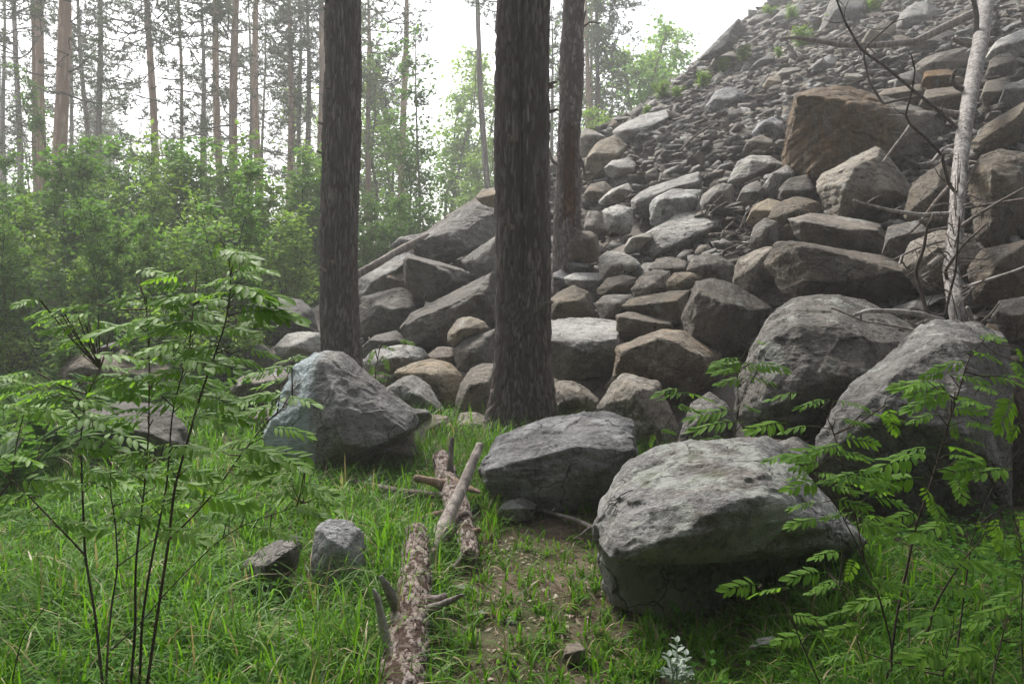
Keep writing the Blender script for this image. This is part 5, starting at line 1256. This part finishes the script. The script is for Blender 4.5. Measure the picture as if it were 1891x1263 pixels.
# ------------------------------------------------------------------ grass, herbs and litter
def world_samples(n, t0, t1, x0=-250, x1=2150, power=1.0):
    t = t0 * (t1 / t0) ** (rng.random(n) ** power); px = rng.uniform(x0, x1, n)
    x = (px - CX) / FPX * t; return x, t, px
def bare(x, y):
    """1 on the trodden bare path in front"""
    d = np.hypot((x - 0.14 - 0.05 * (y - 3.9)) / 0.48, (y - 3.65) / 1.2)
    e = np.hypot((x - 0.25) / 0.42, (y - 4.6) / 0.45)
    p = np.stack([x * 3, y * 3, 0 * x], 1)
    return sstep(1.25, 0.75, np.minimum(d, e) + 0.35 * fbm(p, 3, 15))
def on_stone(x, y):
    """deep inside the slide no grass grows"""
    return x + 0.23 * (y - 4.2) > 1.9 + 0.0 * y
def blades(name, n, t0, t1, L0, L1, W, mats, patch, seed, x0=-250, x1=2150, dens=None, seg=3):
    R = np.random.default_rng(seed); x, y, px = world_samples(n, t0, t1, x0, x1)
    keep = R.random(n) < dens(x, y, px); x, y = x[keep], y[keep]
    # gather the blades into tufts
    n = len(x); ci, cj = np.round(x / patch), np.round(y / patch); hs1 = np.sin(ci * 127.1 + cj * 311.7) * 43758.5453; hs2 = np.sin(ci * 269.5 + cj * 183.3) * 43758.5453; cxn = (ci + (hs1 - np.floor(hs1) - .5) * 1.5) * patch; cyn = (cj + (hs2 - np.floor(hs2) - .5) * 1.5) * patch
    pull = R.uniform(0.1, 0.85, n); hx = R.normal(0, patch * .3, n)
    x = x * (1 - pull) + cxn * pull + R.normal(0, .012, n); y = y * (1 - pull) + cyn * pull + R.normal(0, .012, n)
    big = 0.55 + 0.75 * (0.5 + 0.5 * fbm(np.stack([x * 1.7, y * 1.7, 0 * x], 1), 3, seed + 3)) + 0.2
    z = ground_z(x, y) - 0.01
    az = R.uniform(0, 6.28, n); L = R.uniform(L0, L1, n) * big * (1 - 0.6 * sstep(1.5, .9, np.hypot((x - 0.35) / .62, (y - 3.5) / 1.3))); bend = R.uniform(0.3, 1.75, n)
    d = np.stack([np.cos(az), np.sin(az)], 1); s_ = np.stack([-d[:, 1], d[:, 0]], 1); base = np.stack([x, y, z], 1)
    wv = W * R.uniform(.6, 1.3, n); V = []
    lev = np.linspace(0, 1, seg + 1)
    for u in lev:
        hz = L * (u - 0.40 * bend * u ** 2.6); hr = L * bend * 0.62 * u ** 2
        c = base + np.stack([d[:, 0] * hr, d[:, 1] * hr, hz], 1)
        ww = wv * (1 - u ** 1.6) * (0.7 + 0.3 * min(1, u * 4))
        if u < 1:
            V.append(c + np.stack([s_[:, 0] * ww, s_[:, 1] * ww, 0 * ww], 1)); V.append(c - np.stack([s_[:, 0] * ww, s_[:, 1] * ww, 0 * ww], 1))
        else: V.append(c)
    K = 2 * seg + 1; V = np.stack(V, 1).reshape(-1, 3); i = np.arange(n)[:, None] * K
    Q = np.concatenate([i + [2 * k, 2 * k + 1, 2 * k + 3, 2 * k + 2] for k in range(seg - 1)]); T = i + [2 * seg - 2, 2 * seg - 1, 2 * seg]
    tone = np.clip(R.normal(.45, .38, n) + 0.35 * fbm(base * 0.9, 3, seed + 8), 0, 1)
    dry = R.random(n) < 0.09; mi = dry.astype(int); mq = np.concatenate([mi] * (seg - 1) + [mi])
    o = link(name, mk_mesh(name, V, Q, T, mats=mats, mat_idx=mq, attrs={'tone': np.repeat(tone, K)}), kind='stuff')
    return o
def dens_grass(x, y, px):
    d = np.where(on_stone(x, y), 0, 1.0) * (1 - 0.66 * bare(x, y))
    d = d * (1 - 0.75 * sstep(1.2, .7, np.hypot((x + .92) / .42, (y - 3.45) / .40)))
    left = sstep(-0.35, -0.75, x / y * 1.0)                          # broad leaved herbs take over at far left
    return d * (1 - 0.35 * left) * (0.55 + 0.45 * sstep(-.3, .3, fbm(np.stack([x * 1.1, y * 1.1, 0 * x], 1), 3, 4)))
blades('grass', 104000, 2.3, 8.5, 0.10, 0.34, 0.0058, [GRASS, DRY], 0.16, 21, dens=dens_grass, seg=4)
blades('grass', 26000, 7.5, 17, 0.18, 0.38, 0.009, [GRASS, DRY], 0.4, 22, x0=-250, x1=1050, dens=lambda x, y, px: np.where(x + .23 * (y - 4.2) > -.6, .25, .9), seg=3)
def herbs():
    R = np.random.default_rng(31); x, y, px = world_samples(21000, 2.3, 13, -250, 2150)
    p = np.stack([x * 1.0, y * 1.0, 0 * x], 1)
    left = 0.7 * sstep(-0.22, -0.5, x / y) + 0.7 * sstep(0.42, 0.5, x / y) * (y < 5) + 0.03
    keep = (R.random(len(x)) < left * (0.35 + 0.9 * sstep(-.25, .3, fbm(p, 3, 7)))) & ~(on_stone(x, y) & (y > 4.6)) & (bare(x, y) < .5); x, y = x[keep], y[keep]; n = len(x)
    K = 6; cx_ = np.repeat(x, K); cy_ = np.repeat(y, K); N = n * K; h = np.repeat(R.uniform(.03, .16, n) * (0.6 + 0.6 * (y < 6)), K) * R.uniform(.6, 1.1, N)
    far = 1 + 0.06 * cy_
    az = R.uniform(0, 6.28, N); d = np.stack([np.cos(az), np.sin(az), R.normal(.05, .3, N)], 1); s_ = np.stack([-d[:, 1], d[:, 0], R.normal(0, .25, N)], 1); n_ = np.cross(d, s_)
    L = (R.uniform(.014, .034, N) * far)[:, None]; C = np.stack([cx_ + R.normal(0, .05, N), cy_ + R.normal(0, .05, N), ground_z(cx_, cy_) + h], 1); W = L * .38
    V = np.stack([C, C + d * L * .5 + s_ * W + n_ * W * .3, C + d * L, C + d * L * .5 - s_ * W + n_ * W * .3], 1).reshape(-1, 3); i = np.arange(N)[:, None] * 4
    link('ground_cover', mk_mesh('ground_cover', V, np.concatenate([i + [0, 1, 2], i + [0, 2, 3]]), smooth=False, mats=[HERB], attrs={'tone': np.repeat(np.clip(R.normal(.5, .3, N), 0, 1), 4)}), kind='stuff')
herbs()
def litter():
    R = np.random.default_rng(41); n = 11000; x, y, px = world_samples(n, 2.4, 9, 100, 1800)
    keep = R.random(n) < 0.12 + 0.88 * bare(x, y); x, y = x[keep], y[keep]
    m = 900; x = np.concatenate([x, R.normal(.1, .35, m)]); y = np.concatenate([y, R.normal(3.9, .8, m)]); N = len(x)
    az = R.uniform(0, 6.28, N); d = np.stack([np.cos(az), np.sin(az), R.normal(0, .2, N)], 1); s_ = np.stack([-d[:, 1], d[:, 0], R.normal(0, .3, N)], 1)
    L = (.004 + .018 * R.random(N) ** 2)[:, None]; thin = (R.random(N) < .5)[:, None]; W = np.where(thin, L * .12, L * .5); L = np.where(thin, L * 3.4, L)
    C = np.stack([x, y, ground_z(x, y) + .012], 1)
    V = np.stack([C - d * L, C + s_ * W + [0, 0, .004], C + d * L, C - s_ * W + [0, 0, .004]], 1).reshape(-1, 3); i = np.arange(N)[:, None] * 4
    link('leaf_litter', mk_mesh('leaf_litter', V, np.concatenate([i + [0, 1, 2], i + [0, 2, 3]]), smooth=False, mats=[LITTER], attrs={'tone': np.repeat(R.random(N), 4)}), kind='stuff')
litter()

# ------------------------------------------------------------------ the misty air
def haze():
    s = NT('haze'); v = s.n('ShaderNodeVolumePrincipled'); v.inputs['Color'].default_value = (0.98, 0.99, 1.0, 1); v.inputs['Density'].default_value = HAZE_DENSITY; v.inputs['Anisotropy'].default_value = 0.35
    s.l(v.outputs[0], s.out.inputs['Volume'])
    x0, x1, y0, y1, z0, z1 = -128, 128, -128, 128, -2.2, 21.0
    V = [(x, y, z) for x in (x0, x1) for y in (y0, y1) for z in (z0, z1)]
    Q = [(0, 1, 3, 2), (4, 6, 7, 5), (0, 4, 5, 1), (2, 3, 7, 6), (0, 2, 6, 4), (1, 5, 7, 3)]
    link('haze', mk_mesh('haze', V, Q, smooth=False, mats=[s.m]), kind='stuff')
haze()
